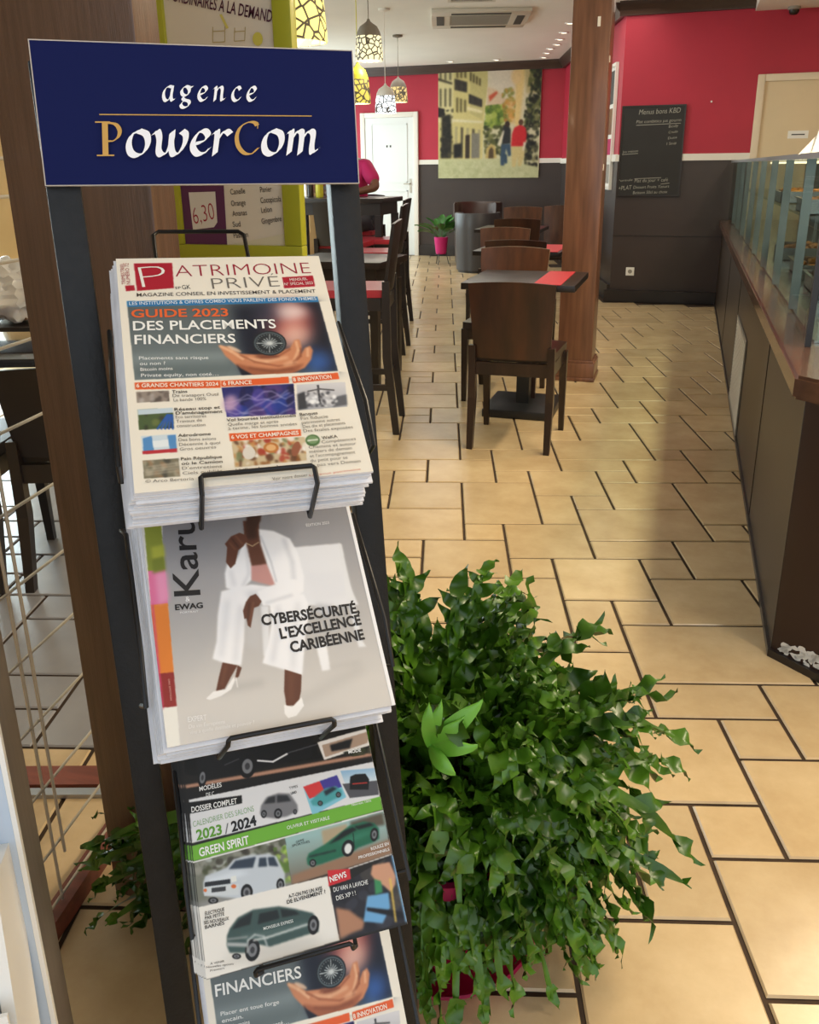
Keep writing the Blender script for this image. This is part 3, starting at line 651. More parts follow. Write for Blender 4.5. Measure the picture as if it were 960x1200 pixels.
    # feet and shoes
    im.poly([(322, 542), (374, 552), (352, 590), (330, 632), (300, 640), (308, 600)], sk); im.line([(334, 552), (320, 620)], 6, sk3, 2, .6); im.poly([(374, 552), (388, 560), (378, 590), (364, 600)], sk)
    im.poly([(266, 666), (290, 642), (332, 634), (362, 590), (366, 600), (352, 634), (318, 656), (280, 670)], (238, 236, 234)); im.line([(368, 594), (374, 626)], 4, (230, 228, 226))
    im.poly([(534, 566), (592, 584), (590, 640), (580, 688), (540, 690), (532, 640)], sk); im.line([(556, 580), (556, 670)], 9, sk3, 4, .6)
    im.poly([(532, 686), (560, 694), (592, 660), (600, 690), (574, 724), (546, 732), (534, 716)], (240, 238, 236))
    # thin white page edge on the right
    A = [(f(0, 0))];
    sh.image(im, 0, 0, W0, H2)
    e = (240, 240, 242); sh.poly([(W0-.0035, 0), (W0, 0), (W0, H2), (W0-.0035, H2)], e)
    dk = (34, 33, 36)
    # masthead runs up the page
    T('Karu', 247, 306, 226, 62, 0, dk) if 0 else None
    A, B = f(246, 312), f(224, 50); U = f(150, 322); cap = math.hypot(U[0]-A[0], U[1]-A[1]); sh.text('Karu', A, B, cap*.92, dk, .012)
    T('&', 197, 335, 212, 333, 16, (238, 238, 238)); T('EWAG', 161, 364, 256, 356, 19, dk, .035); T('PORTRAIT', 178, 376, 240, 371, 6, (240, 240, 240))
    T('CYBERSÉCURITÉ,', 457, 416, 790, 372, 36, dk, .036); T("L'EXCELLENCE", 521, 462, 797, 412, 36, dk, .036); T('CARIBÉENNE', 556, 508, 808, 462, 36, dk, .036)
    T('EXPERT', 205, 746, 268, 738, 18, (246, 244, 242), -.002); T('Du vin Européens', 207, 768, 330, 750, 13, (244, 242, 240), -.008, .1); T('vins à quelle destinée et pouvoir ?', 211, 788, 430, 752, 13, (244, 242, 240), -.008, .1)
    T('ÉDITION 2023', 608, 80, 686, 70, 9, (236, 236, 238))
    T('DRK EMOTION', 136, 600, 144, 672, 6, (220, 160, 150))
    return sh.mesh('cover')
def cover_cars():
    f, im, sh, T = cover_tools(P3, H3, (180, 850, 3.0), 340)
    im.a[:] = (30, 28, 26)
    def car(q, body, dark, wheels, glass, hl=None):
        im.poly(q, body, .4)
        if hl: im.poly(hl, tuple(min(255, c+34) for c in body), 3, .6)
        for g in glass: im.poly(g, dark, .3)
        for (x, y, rx, ry, a) in wheels: im.ell((x, y), rx, ry, (20, 20, 22), a); im.ell((x, y), rx*.62, ry*.62, (120, 122, 126), a); im.ell((x, y), rx*.3, ry*.3, (60, 60, 64), a)
    # upper, half hidden picture
    im.blot([(100, -260), (720, -330), (760, 90), (110, 190)], [(20, 18, 16), (44, 40, 34), (26, 34, 24), (12, 12, 12)], 60, 14, 44, 3, .7)
    im.poly([(110, 210), (765, 96), (768, 108), (420, 170), (115, 222)], (186, 140, 116), .4)
    im.poly([(120, 222), (768, 112), (772, 130), (126, 262)], (28, 26, 26))
    car([(150, 120), (330, 60), (560, 40), (560, 110), (300, 168), (160, 196)], (22, 22, 24), (14, 14, 16), [(330, 144, 30, 42, .1), (172, 184, 16, 34, .1)], [])
    im.line([(366, 124), (420, 128), (470, 100)], 6, (236, 236, 238)); im.line([(470, 98), (590, 62)], 3, (90, 90, 94)); im.line([(250, 140), (300, 118)], 3, (80, 80, 84))
    im.poly([(576, 60), (700, 24), (800, 0), (780, 64), (600, 122)], (232, 226, 220)); im.poly([(592, 70), (760, 20), (752, 62), (604, 112)], (176, 150, 130)); im.poly([(620, 70), (700, 46), (690, 80), (626, 92)], (32, 32, 34), .5)
    im.blot([(660, 96), (790, 66), (800, 96), (700, 110)], [(60, 64, 40), (30, 34, 24), (80, 76, 60)], 20, 6, 14, 8, .8)
    # white band with three small pictures
    im.poly([(124, 262), (772, 128), (796, 252), (135, 414)], (226, 226, 228))
    im.poly([(118, 272), (310, 246), (312, 274), (122, 312)], (22, 22, 22))
    car([(374, 310), (378, 282), (398, 252), (440, 238), (478, 240), (494, 262), (506, 280), (508, 302), (470, 320), (430, 328), (384, 322)], (122, 122, 126), (46, 48, 52), [(438, 310, 14, 18, .1), (388, 312, 10, 14, .1), (498, 304, 7, 9, 0)], [[(388, 276), (404, 254), (428, 248), (428, 272)], [(434, 246), (470, 246), (484, 266), (434, 272)]])
    q = [(526, 216), (645, 175), (678, 252), (560, 318)]; im.poly(q, (130, 196, 216)); im.poly([(526, 216), (584, 196), (606, 240), (548, 258)], (214, 62, 62)); im.poly([(584, 196), (645, 175), (662, 216), (606, 240)], (70, 62, 150)); 
    car([(552, 268), (570, 248), (604, 222), (640, 214), (662, 228), (664, 246), (640, 258), (590, 284), (560, 282)], (76, 160, 164), (34, 48, 60), [(586, 274, 9, 9, 0), (650, 244, 9, 10, 0)], [[(598, 232), (630, 216), (646, 222), (606, 248)]])
    q = [(657, 160), (780, 150), (792, 244), (690, 256)]; im.grad(q, (146, 186, 218), (206, 222, 232), (700, 156), (704, 200)); im.poly([(664, 206), (786, 194), (792, 244), (690, 256)], (84, 84, 90)); im.poly([(692, 180), (710, 172), (745, 170), (758, 190), (756, 226), (690, 226), (690, 196)], (22, 22, 24)); im.line([(700, 206), (750, 202)], 4, (200, 60, 50))
    # green band
    im.poly([(135, 424), (797, 250), (806, 296), (140, 478)], (112, 178, 58)); im.line([(140, 482), (808, 300)], 6, (240, 240, 238))
    # old white hatchback picture
    q = [(142, 486), (462, 398), (486, 560), (160, 660)]; im.poly(q, (120, 122, 110)); im.blot([(142, 484), (462, 398), (470, 450), (150, 540)], [(96, 100, 84), (190, 196, 190), (70, 76, 52), (150, 150, 140), (60, 56, 48)], 70, 6, 18, 11, .8); im.blot([(420, 430), (470, 420), (484, 555), (440, 560)], [(120, 160, 60), (170, 200, 90), (90, 120, 50)], 26, 6, 14, 12, .8); im.poly([(158, 622), (486, 548), (486, 562), (160, 662)], (142, 142, 140), 3)
    car([(175, 552), (182, 530), (258, 500), (282, 470), (330, 458), (400, 452), (432, 460), (462, 520), (462, 568), (420, 580), (360, 600), (330, 612), (190, 600), (176, 590)], (198, 206, 214), (52, 64, 80), [(328, 588, 21, 30, .05), (446, 560, 14, 22, .05), (210, 616, 18, 12, 0)], [[(264, 506), (288, 476), (360, 462), (350, 500)], [(368, 498), (372, 466), (396, 464), (400, 496)], [(406, 494), (402, 464), (424, 462), (440, 496)]], [(190, 540), (300, 512), (340, 520), (200, 560)])
    im.poly([(180, 552), (270, 540), (270, 556), (180, 568)], (40, 44, 50)); im.poly([(272, 532), (290, 528), (292, 548), (274, 552)], (230, 232, 226)); im.poly([(176, 570), (300, 556), (300, 596), (178, 600)], (208, 214, 218)); im.poly([(204, 572), (254, 566), (254, 582), (204, 588)], (60, 62, 66)); im.ell((282, 566), 9, 7, (214, 110, 60)); im.ell((182, 580), 6, 6, (214, 110, 60))
    # green concept coupe
    q = [(462, 396), (808, 302), (836, 452), (690, 496), (486, 560)]; im.grad(q, (156, 190, 188), (120, 110, 96), (600, 380), (620, 530)); im.poly([(590, 370), (680, 346), (690, 420), (600, 440)], (176, 160, 130), 2); im.poly([(486, 528), (830, 400), (838, 452), (690, 500), (488, 560)], (150, 116, 92), 2); im.poly([(690, 340), (806, 306), (814, 350), (700, 370)], (92, 84, 70), 2)
    car([(538, 470), (546, 450), (600, 420), (640, 390), (690, 352), (740, 338), (776, 344), (792, 362), (794, 398), (770, 412), (720, 430), (690, 452), (600, 484), (560, 496), (542, 490)], (34, 104, 78), (20, 28, 28), [(684, 432, 22, 30, .2), (776, 384, 14, 24, .1), (560, 484, 12, 14, 0)], [[(616, 418), (668, 372), (700, 358), (716, 366), (650, 404)], [(706, 356), (760, 342), (776, 352), (720, 366)]], [(640, 420), (720, 380), (790, 366), (700, 410)])
    im.ell((684, 434), 12, 18, (226, 228, 226), .2); im.line([(702, 380), (706, 430)], 3, (16, 40, 34)); im.line([(548, 462), (640, 440)], 5, (22, 34, 34), 1)
    # lower white picture with the dark green car
    im.poly([(158, 640), (612, 530), (654, 756), (186, 894)], (238, 234, 226)); im.poly([(612, 510), (690, 504), (694, 540), (616, 566)], (206, 44, 52))
    im.ell((420, 790), 180, 26, (196, 192, 184), -.22, 9, .8)
    car([(258, 740), (268, 714), (296, 676), (350, 648), (440, 636), (500, 646), (560, 660), (582, 690), (580, 726), (540, 736), (410, 778), (370, 770), (330, 800), (268, 800), (258, 776)], (62, 84, 82), (30, 38, 40), [(348, 790, 26, 40, .15), (562, 702, 20, 34, .05), (292, 812, 16, 10, 0)], [[(300, 684), (348, 656), (340, 700), (276, 718)], [(366, 700), (372, 662), (436, 648), (444, 678)], [(452, 676), (446, 646), (498, 652), (514, 664)]], [(300, 740), (540, 690), (560, 700), (330, 760)])
    im.line([(352, 756), (400, 746), (540, 700)], 7, (206, 212, 210), .6); im.line([(330, 800), (332, 756), (356, 736), (388, 742), (400, 776)], 5, (200, 206, 206), .6); im.line([(262, 752), (330, 744)], 6, (150, 156, 156), 1); im.line([(262, 770), (326, 772)], 14, (170, 176, 176), 1)
    # right hand picture with hands and a tablet
    q = [(622, 590), (694, 540), (836, 456), (890, 690), (656, 756)]; im.poly(q, (40, 40, 48)); im.blot(q, [(30, 30, 36), (60, 62, 74), (24, 28, 40), (80, 74, 66)], 40, 10, 34, 15, .6)
    im.poly([(640, 640), (690, 650), (742, 690), (736, 716), (700, 730), (656, 752)], (176, 128, 100), 1.5); im.poly([(770, 492), (830, 480), (852, 530), (850, 560), (834, 586), (812, 566), (780, 546), (764, 524)], (206, 154, 124), 1); im.poly([(752, 600), (826, 588), (832, 640), (806, 696), (738, 690)], (110, 168, 214), .8); im.poly([(776, 540), (800, 548), (806, 586), (780, 596)], (60, 140, 90), 1)
    im.poly([(750, 640), (840, 650), (886, 660), (884, 680), (750, 652)], (20, 20, 26), 1); im.line([(832, 540), (852, 690)], 6, (230, 196, 90), .6); im.poly([(836, 456), (846, 458), (892, 690), (886, 694)], (120, 170, 210), 1)
    im.line([(686, 504), (836, 454)], 3, (240, 240, 240))
    sh.image(im, 0, 0, W0, H3)
    wt = (244, 244, 242); dk = (34, 34, 36); gr = (96, 158, 50)
    T('DOSSIER COMPLET', 134, 306, 294, 274, 19, wt, .016); T('CALENDRIER DES SALONS', 140, 358, 354, 302, 20, gr, -.014); T('2023', 152, 404, 242, 382, 36, gr, .03); T('/', 252, 382, 270, 376, 34, (120, 120, 120)); T('2024', 276, 374, 364, 350, 36, dk, .036)
    T('GREEN SPIRIT', 162, 462, 337, 416, 30, wt, .02); T('BMW', 470, 348, 490, 344, 8, wt) if 0 else None
    T('OUVRIR ET VISITABLE', 470, 366, 620, 330, 12, wt); T('Nouveau 100%', 698, 284, 766, 268, 8, wt); T('MODÈLES', 162, 232, 240, 216, 16, wt, .01); T('DE C', 186, 252, 214, 246, 14, wt); T('TYPES', 478, 226, 508, 218, 9, dk); T('UNO', 484, 244, 504, 238, 9, dk, .03); T('MODE', 686, 100, 730, 92, 12, wt, .03)
    T('GAMME', 502, 414, 530, 406, 8, dk); T('SPORTIVES', 488, 428, 550, 412, 8, dk); T('ROULEZ EN', 766, 440, 828, 420, 11, wt, .01); T('PROFESSIONNELS', 722, 470, 830, 440, 10, wt, .01)
    T('NEWS', 622, 552, 680, 532, 20, wt, .02); T('DU VAN A LAVICHE', 634, 586, 755, 558, 16, wt, .0); T('DES XP ! !', 644, 616, 712, 596, 16, wt, .0)
    T('A-T-ON PAS UN AVIS', 476, 608, 594, 578, 13, dk, .02); T('DE ELVENEMENT ?', 470, 628, 606, 590, 13, dk, .02)
    for k, st in enumerate(('ÉLECTRIQUE', 'PAR PETITE', 'SES NOUVEAUX', 'BARNES')): T(st, 182+(k == 2)*-4, 668+k*16, 250+(k == 2)*16, 652+k*16, 12, dk, .012)
    for k, st in enumerate(('À VENIR', 'Nouvelles options', 'Premiers')): T(st, 200-(k == 1)*14, 842+k*12, 250+(k == 1)*32, 832+k*12-(k == 1)*3, 7, dk)
    T('MONSIEUR EXPRESS', 388, 720, 492, 692, 11, (226, 232, 230), .006)
    return sh.mesh('cover')
def magazine_stack(P, h, n, th, cover, topname, toplabel, cat, restlabel, group, seed, restlast=None, jit=.0025, fan=(0, 0), page='page', inkcover=True):
    rg = random.Random(seed); me = None
    for k in range(n):
        dx, dy = (0, 0) if k == 0 else (rg.uniform(-jit, jit)+fan[0]*k, rg.uniform(-jit, jit)*.8+fan[1]*k)
        off = np.array([dx, dy, -(k*(th+.0002))])
        t = P.t+P.u*off[0]+P.v*off[1]+P.n*off[2]
        if me is None:
            mb = MB(); mb.b2((0, 0, -th), (W0, h, -.0001)); o = mb.build(topname, page); me = o.data
        else:
            o = bpy.data.objects.new(topname, me); C.objects.link(o)
        o.matrix_world = Matrix(((P.u[0], P.v[0], P.n[0], t[0]), (P.u[1], P.v[1], P.n[1], t[1]), (P.u[2], P.v[2], P.n[2], t[2]), (0, 0, 0, 1))) @ Matrix.Rotation(0 if k == 0 else rg.uniform(-.008, .008), 4, 'Z')
        if k == 0: tag(o, toplabel, cat)
        else: tag(o, restlabel, cat)
        o['group'] = group
        if k == 0 or inkcover == 'all':
            c = bpy.data.objects.new('cover', cover); C.objects.link(c); c.parent = o
# ================================================================== DISPLAY RACK
RB = np.array([-.514, .626, 0.]); RU = np.array([.804, .59, .012]); RU /= np.linalg.norm(RU)
RV = np.array([-.106, .119, 1.27]); RV /= np.linalg.norm(RV)
RN = np.cross(RU, RV); RN /= np.linalg.norm(RN)              # towards the reader
RW = .33
def rp(a, b, c=0.): return Vector(RB+RU*a+RV*b+RN*c)
RM = Matrix(((RU[0], RV[0], RN[0]), (RU[1], RV[1], RN[1]), (RU[2], RV[2], RN[2])))
def rack():
    r = thing('magazine_rack', 'black metal magazine rack with four wire pockets under a blue sign', 'magazine rack', (-.38, .72, 0))
    inv = Vector((-.38, .72, 0))
    def L(p): return Vector(p)-inv
    for a in (0, RW-.036):
        mb = MB(); c = rp(a+.018, .705, -.012)-inv; mb.box(c, (.033, 1.40, .024), R=RM, bev=.002); mb.build('upright', 'rack_metal', r)
    for b in (1.35, .10): MB().box(rp(RW/2, b, -.014)-inv, (RW-.073, .03, .02), R=RM).build('cross_bar', 'rack_metal', r)
    for a in (.018, RW-.018):
        mb = MB(); p0 = rp(a, .02, -.02); p1 = p0+Vector((-.5, .83, 0))*.20; p1.z = p0.z
        mb.tube([p0-inv, p1-inv], .011, 8); mb.build('foot', 'rack_metal', r)
    # wire pockets
    for (P, h, thick, fa, fb, up) in ((P1, H1, .054, .055, .156, .009), (P2, H2, .046, .050, .147, -.003), (P3, H3, .030, .050, .151, -.003), (P4, H1, .022, .06, .15, .004)):
        def q(x, y, z): return Vector(P.t+P.u*x+P.v*y+P.n*z)-inv
        mb = MB(); R_ = .0024
        b0 = -thick-.004
        # front retaining loop
        mb.tube([q(fa, -.008, b0), q(fa, -.008, .002), q(fa+.0005, up-.002, .005), q(fa+.0025, up, .005), q(fb-.0025, up, .005), q(fb-.0005, up-.002, .005), q(fb, -.008, .002), q(fb, -.008, b0)], R_, 8)
        # base rails under the pile
        for x in (fa, fb): mb.tube([q(x, -.008, b0), q(x, h*.9, b0)], R_, 8)
        # side arms up to the uprights
        for s, x in ((-1, -.012), (1, W0+.012)):
            mb.tube([q(x, .05, b0), q(x, .04, -thick*.3), q(x, .085, -.006), q(x, .21, -thick*.55), q(x, .235, b0-.02)], R_, 8)
            mb.tube([q(x, .05, b0), q(fa if s < 0 else fb, .05, b0)], R_, 8)
            mb.tube([q(x, .235, b0-.02), q(fa if s < 0 else fb, .235, b0)], R_, 8)
        # back loop
        e = .104 if P is P1 else .0; mb.tube([q(.042, .2, b0), q(.042, h+e-.006, b0), q(.048, h+e, b0), q(.139, h+e, b0), q(.145, h+e-.006, b0), q(.145, .2, b0)], R_, 8)
        mb.build('wire_pocket', 'wire', r)
    return r
rack()
# ------------------------------------------------------------------ blue sign with broad-nib lettering
PS = Plane((-.614, .741, 1.2776), (.829, .559, -.008), (-.071, .119, .990), 0)
SWD, SHT = .32, .1352
def nib(strokes, ang=40, wdt=.2):
    """broad nib sweep: returns list of quads in glyph units"""
    out = []; a = math.radians(ang); d = np.array([math.cos(a), math.sin(a)])*wdt/2
    for st in strokes:
        pts = np.array(st, float)
        if len(pts) > 2:
            # smooth with catmull-rom
            Q = np.vstack([2*pts[0]-pts[1], pts, 2*pts[-1]-pts[-2]]); r = []
            for i in range(1, len(Q)-2):
                for t in np.linspace(0, 1, 9)[:-1]:
                    r.append(.5*((2*Q[i])+(-Q[i-1]+Q[i+1])*t+(2*Q[i-1]-5*Q[i]+4*Q[i+1]-Q[i+2])*t*t+(-Q[i-1]+3*Q[i]-3*Q[i+1]+Q[i+2])*t**3))
            r.append(Q[-2]); pts = np.array(r)
        for p, q in zip(pts, pts[1:]):
            e = (q-p)/max(1e-6, np.hypot(*(q-p)))*.012; th = np.array([-d[1], d[0]])/np.hypot(*d)*.022
            out.append([p+d-e, p-d-e, q-d+e, q+d+e]); out.append([p+th-e, p-th-e, q-th+e, q+th+e])
    return out
GL = {
 'a': (.95, [[(.78, .98), (.5, 1.02), (.2, .78), (.1, .4), (.2, .08), (.42, .05), (.66, .35), (.78, .7)], [(.82, 1.0), (.72, .5), (.7, .15), (.8, .05), (.96, .15)]]),
 'g': (.95, [[(.72, .98), (.42, 1.02), (.16, .78), (.18, .5), (.4, .38), (.66, .5), (.74, .78), (.62, .98)], [(.36, .4), (.22, .22), (.34, .08), (.66, .0), (.72, -.22), (.5, -.42), (.2, -.44), (.06, -.26), (.2, -.08), (.4, .04)], [(.7, .92), (.96, .96)]]),
 'e': (.82, [[(.16, .46), (.5, .55), (.72, .78), (.6, .99), (.36, .94), (.14, .6), (.12, .28), (.3, .04), (.56, .08), (.74, .25)]]),
 'n': (1.02, [[(.08, .88), (.2, .98), (.22, .8), (.12, .04)], [(.2, .6), (.44, .92), (.64, .98), (.72, .8), (.66, .3), (.7, .06), (.92, .18)]]),
 'c': (.8, [[(.72, .82), (.6, .99), (.36, .92), (.14, .6), (.12, .26), (.3, .03), (.56, .08), (.72, .24)]]),
 'o': (.98, [[(.5, 1.0), (.24, .86), (.1, .5), (.16, .14), (.4, .0), (.68, .14), (.84, .5), (.78, .86), (.5, 1.0)]]),
 'w': (1.42, [[(.02, .86), (.18, .98), (.26, .7), (.22, .2), (.36, .02), (.6, .2), (.74, .6), (.78, .96)], [(.76, .92), (.72, .4), (.8, .04), (1.04, .12), (1.26, .5), (1.3, .84), (1.16, .98)]]),
 'r': (.82, [[(.08, .88), (.2, .98), (.22, .8), (.12, .04)], [(.2, .58), (.42, .9), (.6, .98), (.74, .86)]]),
 'm': (1.5, [[(.06, .88), (.2, .98), (.22, .8), (.12, .04)], [(.2, .6), (.42, .92), (.6, .97), (.66, .78), (.58, .04)], [(.64, .6), (.88, .92), (1.06, .97), (1.14, .8), (1.08, .3), (1.12, .06), (1.34, .2)]]),
}
CAP = {
 'P': (1.05, [[(.36, 1.5), (.36, .06)]], [(.32, 1.46), (.72, 1.5), (1.0, 1.3), (1.0, .98), (.76, .72), (.42, .70)], [[(.04, 1.5), (.5, 1.5)], [(.1, .03), (.66, .03)]]),
}
def sign():
    t = thing('sign_board', 'navy blue sign board fixed on top of the magazine rack', 'sign', PS.t)
    t.matrix_world = PS.mw
    MB().b2((0, 0, -.006), (SWD, SHT, 0)).build('board', ['navy'], t)
    mb = MB()
    for lo, hi in (((-.0010, -.0008, -.0065), (SWD+.0010, 0, .0004)), ((-.0010, SHT, -.0065), (SWD+.0010, SHT+.0010, .0004)), ((-.0010, 0, -.0065), (0, SHT, .0004)), ((SWD, 0, -.0065), (SWD+.0010, SHT, .0004))): mb.b2(lo, hi)
    mb.build('edge_band', 'sign_edge', t)
    f = lambda x, y: PS.at(x/2.1818, y/2.1818)              # crop of the sign: 0..440 px at 2.18x
    mw = MB(); mg = MB(); zz = [.0006]
    def put(quads, org, sx, sy, slant, mb, up):
        # org baseline left in sheet metres, unit sx right, sy up along baseline direction 'up' angle
        ca, sa = math.cos(up), math.sin(up); 
        for qd in quads:
            P_ = []; zz[0] += .000004
            for (x, y) in qd:
                X = (x+y*slant)*sx; Y = y*sy; P_.append(Vector((org[0]+X*ca-Y*sa, org[1]+X*sa+Y*ca, zz[0])))
            mb._new(P_, [(0, 1, 2, 3)])
    # 'agence'
    A, B = f(415, 259), f(655, 261); U = f(415, 222); xh = math.hypot(U[0]-A[0], U[1]-A[1]); up = math.atan2(B[1]-A[1], B[0]-A[0]); L = math.hypot(B[0]-A[0], B[1]-A[1])
    wds = [GL[c][0] for c in 'agence']; gap = .42; tot = sum(wds)+gap*5; sx = L/tot; x = 0
    for c in 'agence':
        put(nib(GL[c][1], 38, .29), (A[0]+math.cos(up)*x*sx, A[1]+math.sin(up)*x*sx), sx, xh, .10, mw, up); x += GL[c][0]+gap
    # 'PowerCom'
    A, B = f(246, 401), f(818, 397); U = f(330, 338); A2 = f(330, 401); xh = math.hypot(U[0]-A2[0], U[1]-A2[1]); up = math.atan2(B[1]-A[1], B[0]-A[0]); L = math.hypot(B[0]-A[0], B[1]-A[1])
    seq = 'PowerCom'; adv = {'P': 1.12, 'C': 1.12}; tot = sum(adv.get(c, GL.get(c, (0,))[0]) for c in seq)+.05*7; sx = L/tot; x = 0
    for c in seq:
        org = (A[0]+math.cos(up)*x*sx, A[1]+math.sin(up)*x*sx)
        if c == 'P':
            st = [[(.42, 1.36), (.36, .04)]]
            q = [[(.26, 0.02), (.48, .02), (.54, 1.38), (.32, 1.38)], [(.04, 0), (.70, 0), (.70, .055), (.04, .055)], [(.06, 1.325), (.62, 1.325), (.62, 1.38), (.06, 1.38)]]
            q += nib([[(.56, 1.33), (.84, 1.26), (.97, 1.02), (.90, .76), (.68, .60), (.46, .60)]], 20, .17)
            put(q, org, sx, xh, .04, mg, up)
        elif c == 'C':
            q = nib([[(1.03, 1.22), (.94, 1.33), (.70, 1.35), (.36, 1.16), (.18, .78), (.22, .36), (.46, .06), (.76, .04), (1.02, .26)]], 25, .19)+[[(1.03, 1.08), (1.06, 1.08), (1.09, 1.34), (1.05, 1.34)]]
            put(q, org, sx, xh, .04, mg, up)
        else: put(nib(GL[c][1], 38, .30), org, sx, xh, .08, mw, up)
        x += adv.get(c, GL.get(c, (0,))[0])+.05
    a, b = f(254, 293), f(797, 297); mg._new([Vector((a[0], a[1]-.0005, .0007)), Vector((b[0], b[1]-.0005, .0007)), Vector((b[0], b[1]+.0005, .0007)), Vector((a[0], a[1]+.0005, .0007))], [(0, 1, 2, 3)])
    mw.build('white_lettering', 'letter_white', t); mg.build('gold_lettering', 'gold', t)
sign()
cf_, ck_, cc_ = cover_finance(), cover_fashion(), cover_cars()
magazine_stack(P1, H1, 19, .0025, cf_, 'magazine', 'finance magazine with compass cover, topmost in the uppermost rack pocket', 'magazine', 'cream finance magazine under the compass cover copy in the uppermost pocket', 'finance magazines in the uppermost pocket', 11, fan=(-.0004, -.0004), jit=.0035)
magazine_stack(P2, H2, 17, .0025, ck_, 'magazine', 'grey magazine with a woman in white suit, topmost in the second pocket', 'magazine', 'grey edged magazine beneath the white suit cover in the second pocket', 'magazines in the second pocket', 12, fan=(-.0003, -.0003), jit=.0032)
magazine_stack(P3, H3, 9, .0028, cc_, 'magazine', 'car magazine with a green banner, topmost in the third pocket', 'magazine', 'car magazine fanned out under the green banner copy in the third pocket', 'car magazines in the third pocket', 13, fan=(-.0022, .001), jit=.0006, inkcover='all')
magazine_stack(P4, H1, 7, .0025, cover_finance(True), 'magazine', 'finance magazine with compass cover in the lowest rack pocket', 'magazine', 'finance magazine beneath the top copy in the lowest pocket', 'finance magazines in the lowest pocket', 14, fan=(-.0012, .0006), jit=.0008)
# ================================================================== FURNITURE
def make_chair(name, label, cat, seat=.45, top=.79, wtop=.41, wbot=.365, woods=('wood_back', 'wood_dark'), seat_m=None, loc=(0, 0, 0), rz=0, group=None, curve=.018, lean=.05, panel0=None):
    """back at local -y, looking towards +y"""
    t = thing(name, label, cat, loc, rz, group); pb, lg = woods; hw = wbot/2+.012
    p0 = panel0 if panel0 is not None else seat-.005
    def pan(u, v, off):
        w_ = wbot+(wtop-wbot)*v; x = (u-.5)*w_; z = p0+(top-p0)*v+.012*(1-(2*u-1)**2)*v
        y = -.185-lean*v-curve*(1-(2*u-1)**2)+off
        return Vector((x, y, z))
    mb = MB(); nu, nv = 10, 6
    A = [[mb.bm.verts.new(pan(i/nu, j/nv, 0)) for j in range(nv+1)] for i in range(nu+1)]; B = [[mb.bm.verts.new(pan(i/nu, j/nv, .016)) for j in range(nv+1)] for i in range(nu+1)]
    def fc(q, mi=0, sm=True):
        f = mb.bm.faces.new(q); f.material_index = mi; f.smooth = sm
    for i in range(nu):
        for j in range(nv):
            fc((A[i][j], A[i+1][j], A[i+1][j+1], A[i][j+1])); fc((B[i][j], B[i][j+1], B[i+1][j+1], B[i+1][j]))
        fc((A[i][nv], A[i+1][nv], B[i+1][nv], B[i][nv]), 1, False); fc((A[i][0], B[i][0], B[i+1][0], A[i+1][0]), 1, False)
    for j in range(nv):
        fc((A[0][j], A[0][j+1], B[0][j+1], B[0][j]), 1, False); fc((A[nu][j], B[nu][j], B[nu][j+1], A[nu][j+1]), 1, False)
    mb.build('backrest', [pb, lg if pb != 'wood_back' else 'ply_edge'], t)
    mb = MB(); s0 = seat-.035; mb.prism([(-hw, -.17), (hw, -.17), (hw+.015, .2), (.12, .225), (-.12, .225), (-hw-.015, .2)], s0+.008, seat+.01)
    mb.build('seat', seat_m or lg, t)
    mb = MB(); z0, z1 = s0-.055, s0+.006
    mb.b2((-hw+.02, -.195, z0), (hw-.02, -.165, z1)); mb.b2((-hw, .165, z0), (hw, .19, z1)); mb.b2((-hw-.008, -.16, z0), (-hw+.014, .17, z1)); mb.b2((hw-.014, -.16, z0), (hw+.008, .17, z1)); mb.build('seat_rail', lg, t)
    for sx in (-1, 1):
        mb = MB(); x = sx*(hw-.004)
        mb.taper((x, -.225, 0), (x, -.185, seat*.55), (.014, .016), (.018, .021)); mb.taper((x, -.185, seat*.55), (x, -.186, seat+.05), (.018, .021), (.016, .018)); mb.build('leg', lg, t)
        mb = MB(); x = sx*(hw+.006); mb.taper((x, .195, 0), (x, .172, seat-.03), (.013, .013), (.019, .021)); mb.build('leg', lg, t)
    if seat > .6:
        mb = MB(); z = .26
        mb.b2((-hw, -.19, z), (hw, -.172, z+.03)); mb.b2((-hw, .165, z-.06), (hw, .185, z-.03))
        for sx in (-1, 1): mb.b2((sx*hw-.009, -.185, z-.03), (sx*hw+.009, .185, z))
        mb.build('foot_rail', lg, t)
    return t
make_chair('dining_chair', 'dark wooden chair seen from behind in the aisle, closest to the timber column', 'chair', loc=(-.727, 4.045, 0), rz=.0, woods=('wood_near_back', 'wood_dark'), wtop=.40, wbot=.355, panel0=.44)
make_chair('dining_chair', 'wooden chair facing us across the first table, pale edged curved back', 'chair', top=.83, loc=(-.955, 4.87, 0), rz=PI, group=None, panel0=.5)
make_chair('dining_chair', 'dark chair with its back to us at the second table', 'chair', top=.835, loc=(-1.04, 5.78, 0), rz=.0, woods=('wood_near_back', 'wood_dark'), wtop=.40)
make_chair('dining_chair', 'wooden chair facing us across the second table', 'chair', top=.815, loc=(-1.40, 6.78, 0), rz=PI)
make_chair('dining_chair', 'dark chair with its back to us at the third table', 'chair', top=.85, loc=(-1.42, 7.85, 0), rz=0, woods=('wood_near_back', 'wood_dark'))
make_chair('dining_chair', 'wooden chair facing us across the third table', 'chair', top=.88, loc=(-1.66, 9.0, 0), rz=PI)
make_chair('dining_chair', 'wooden chair half hidden by the column at the table near the dark side wall', 'chair', top=.88, loc=(-1.28, 9.3, 0), rz=PI)
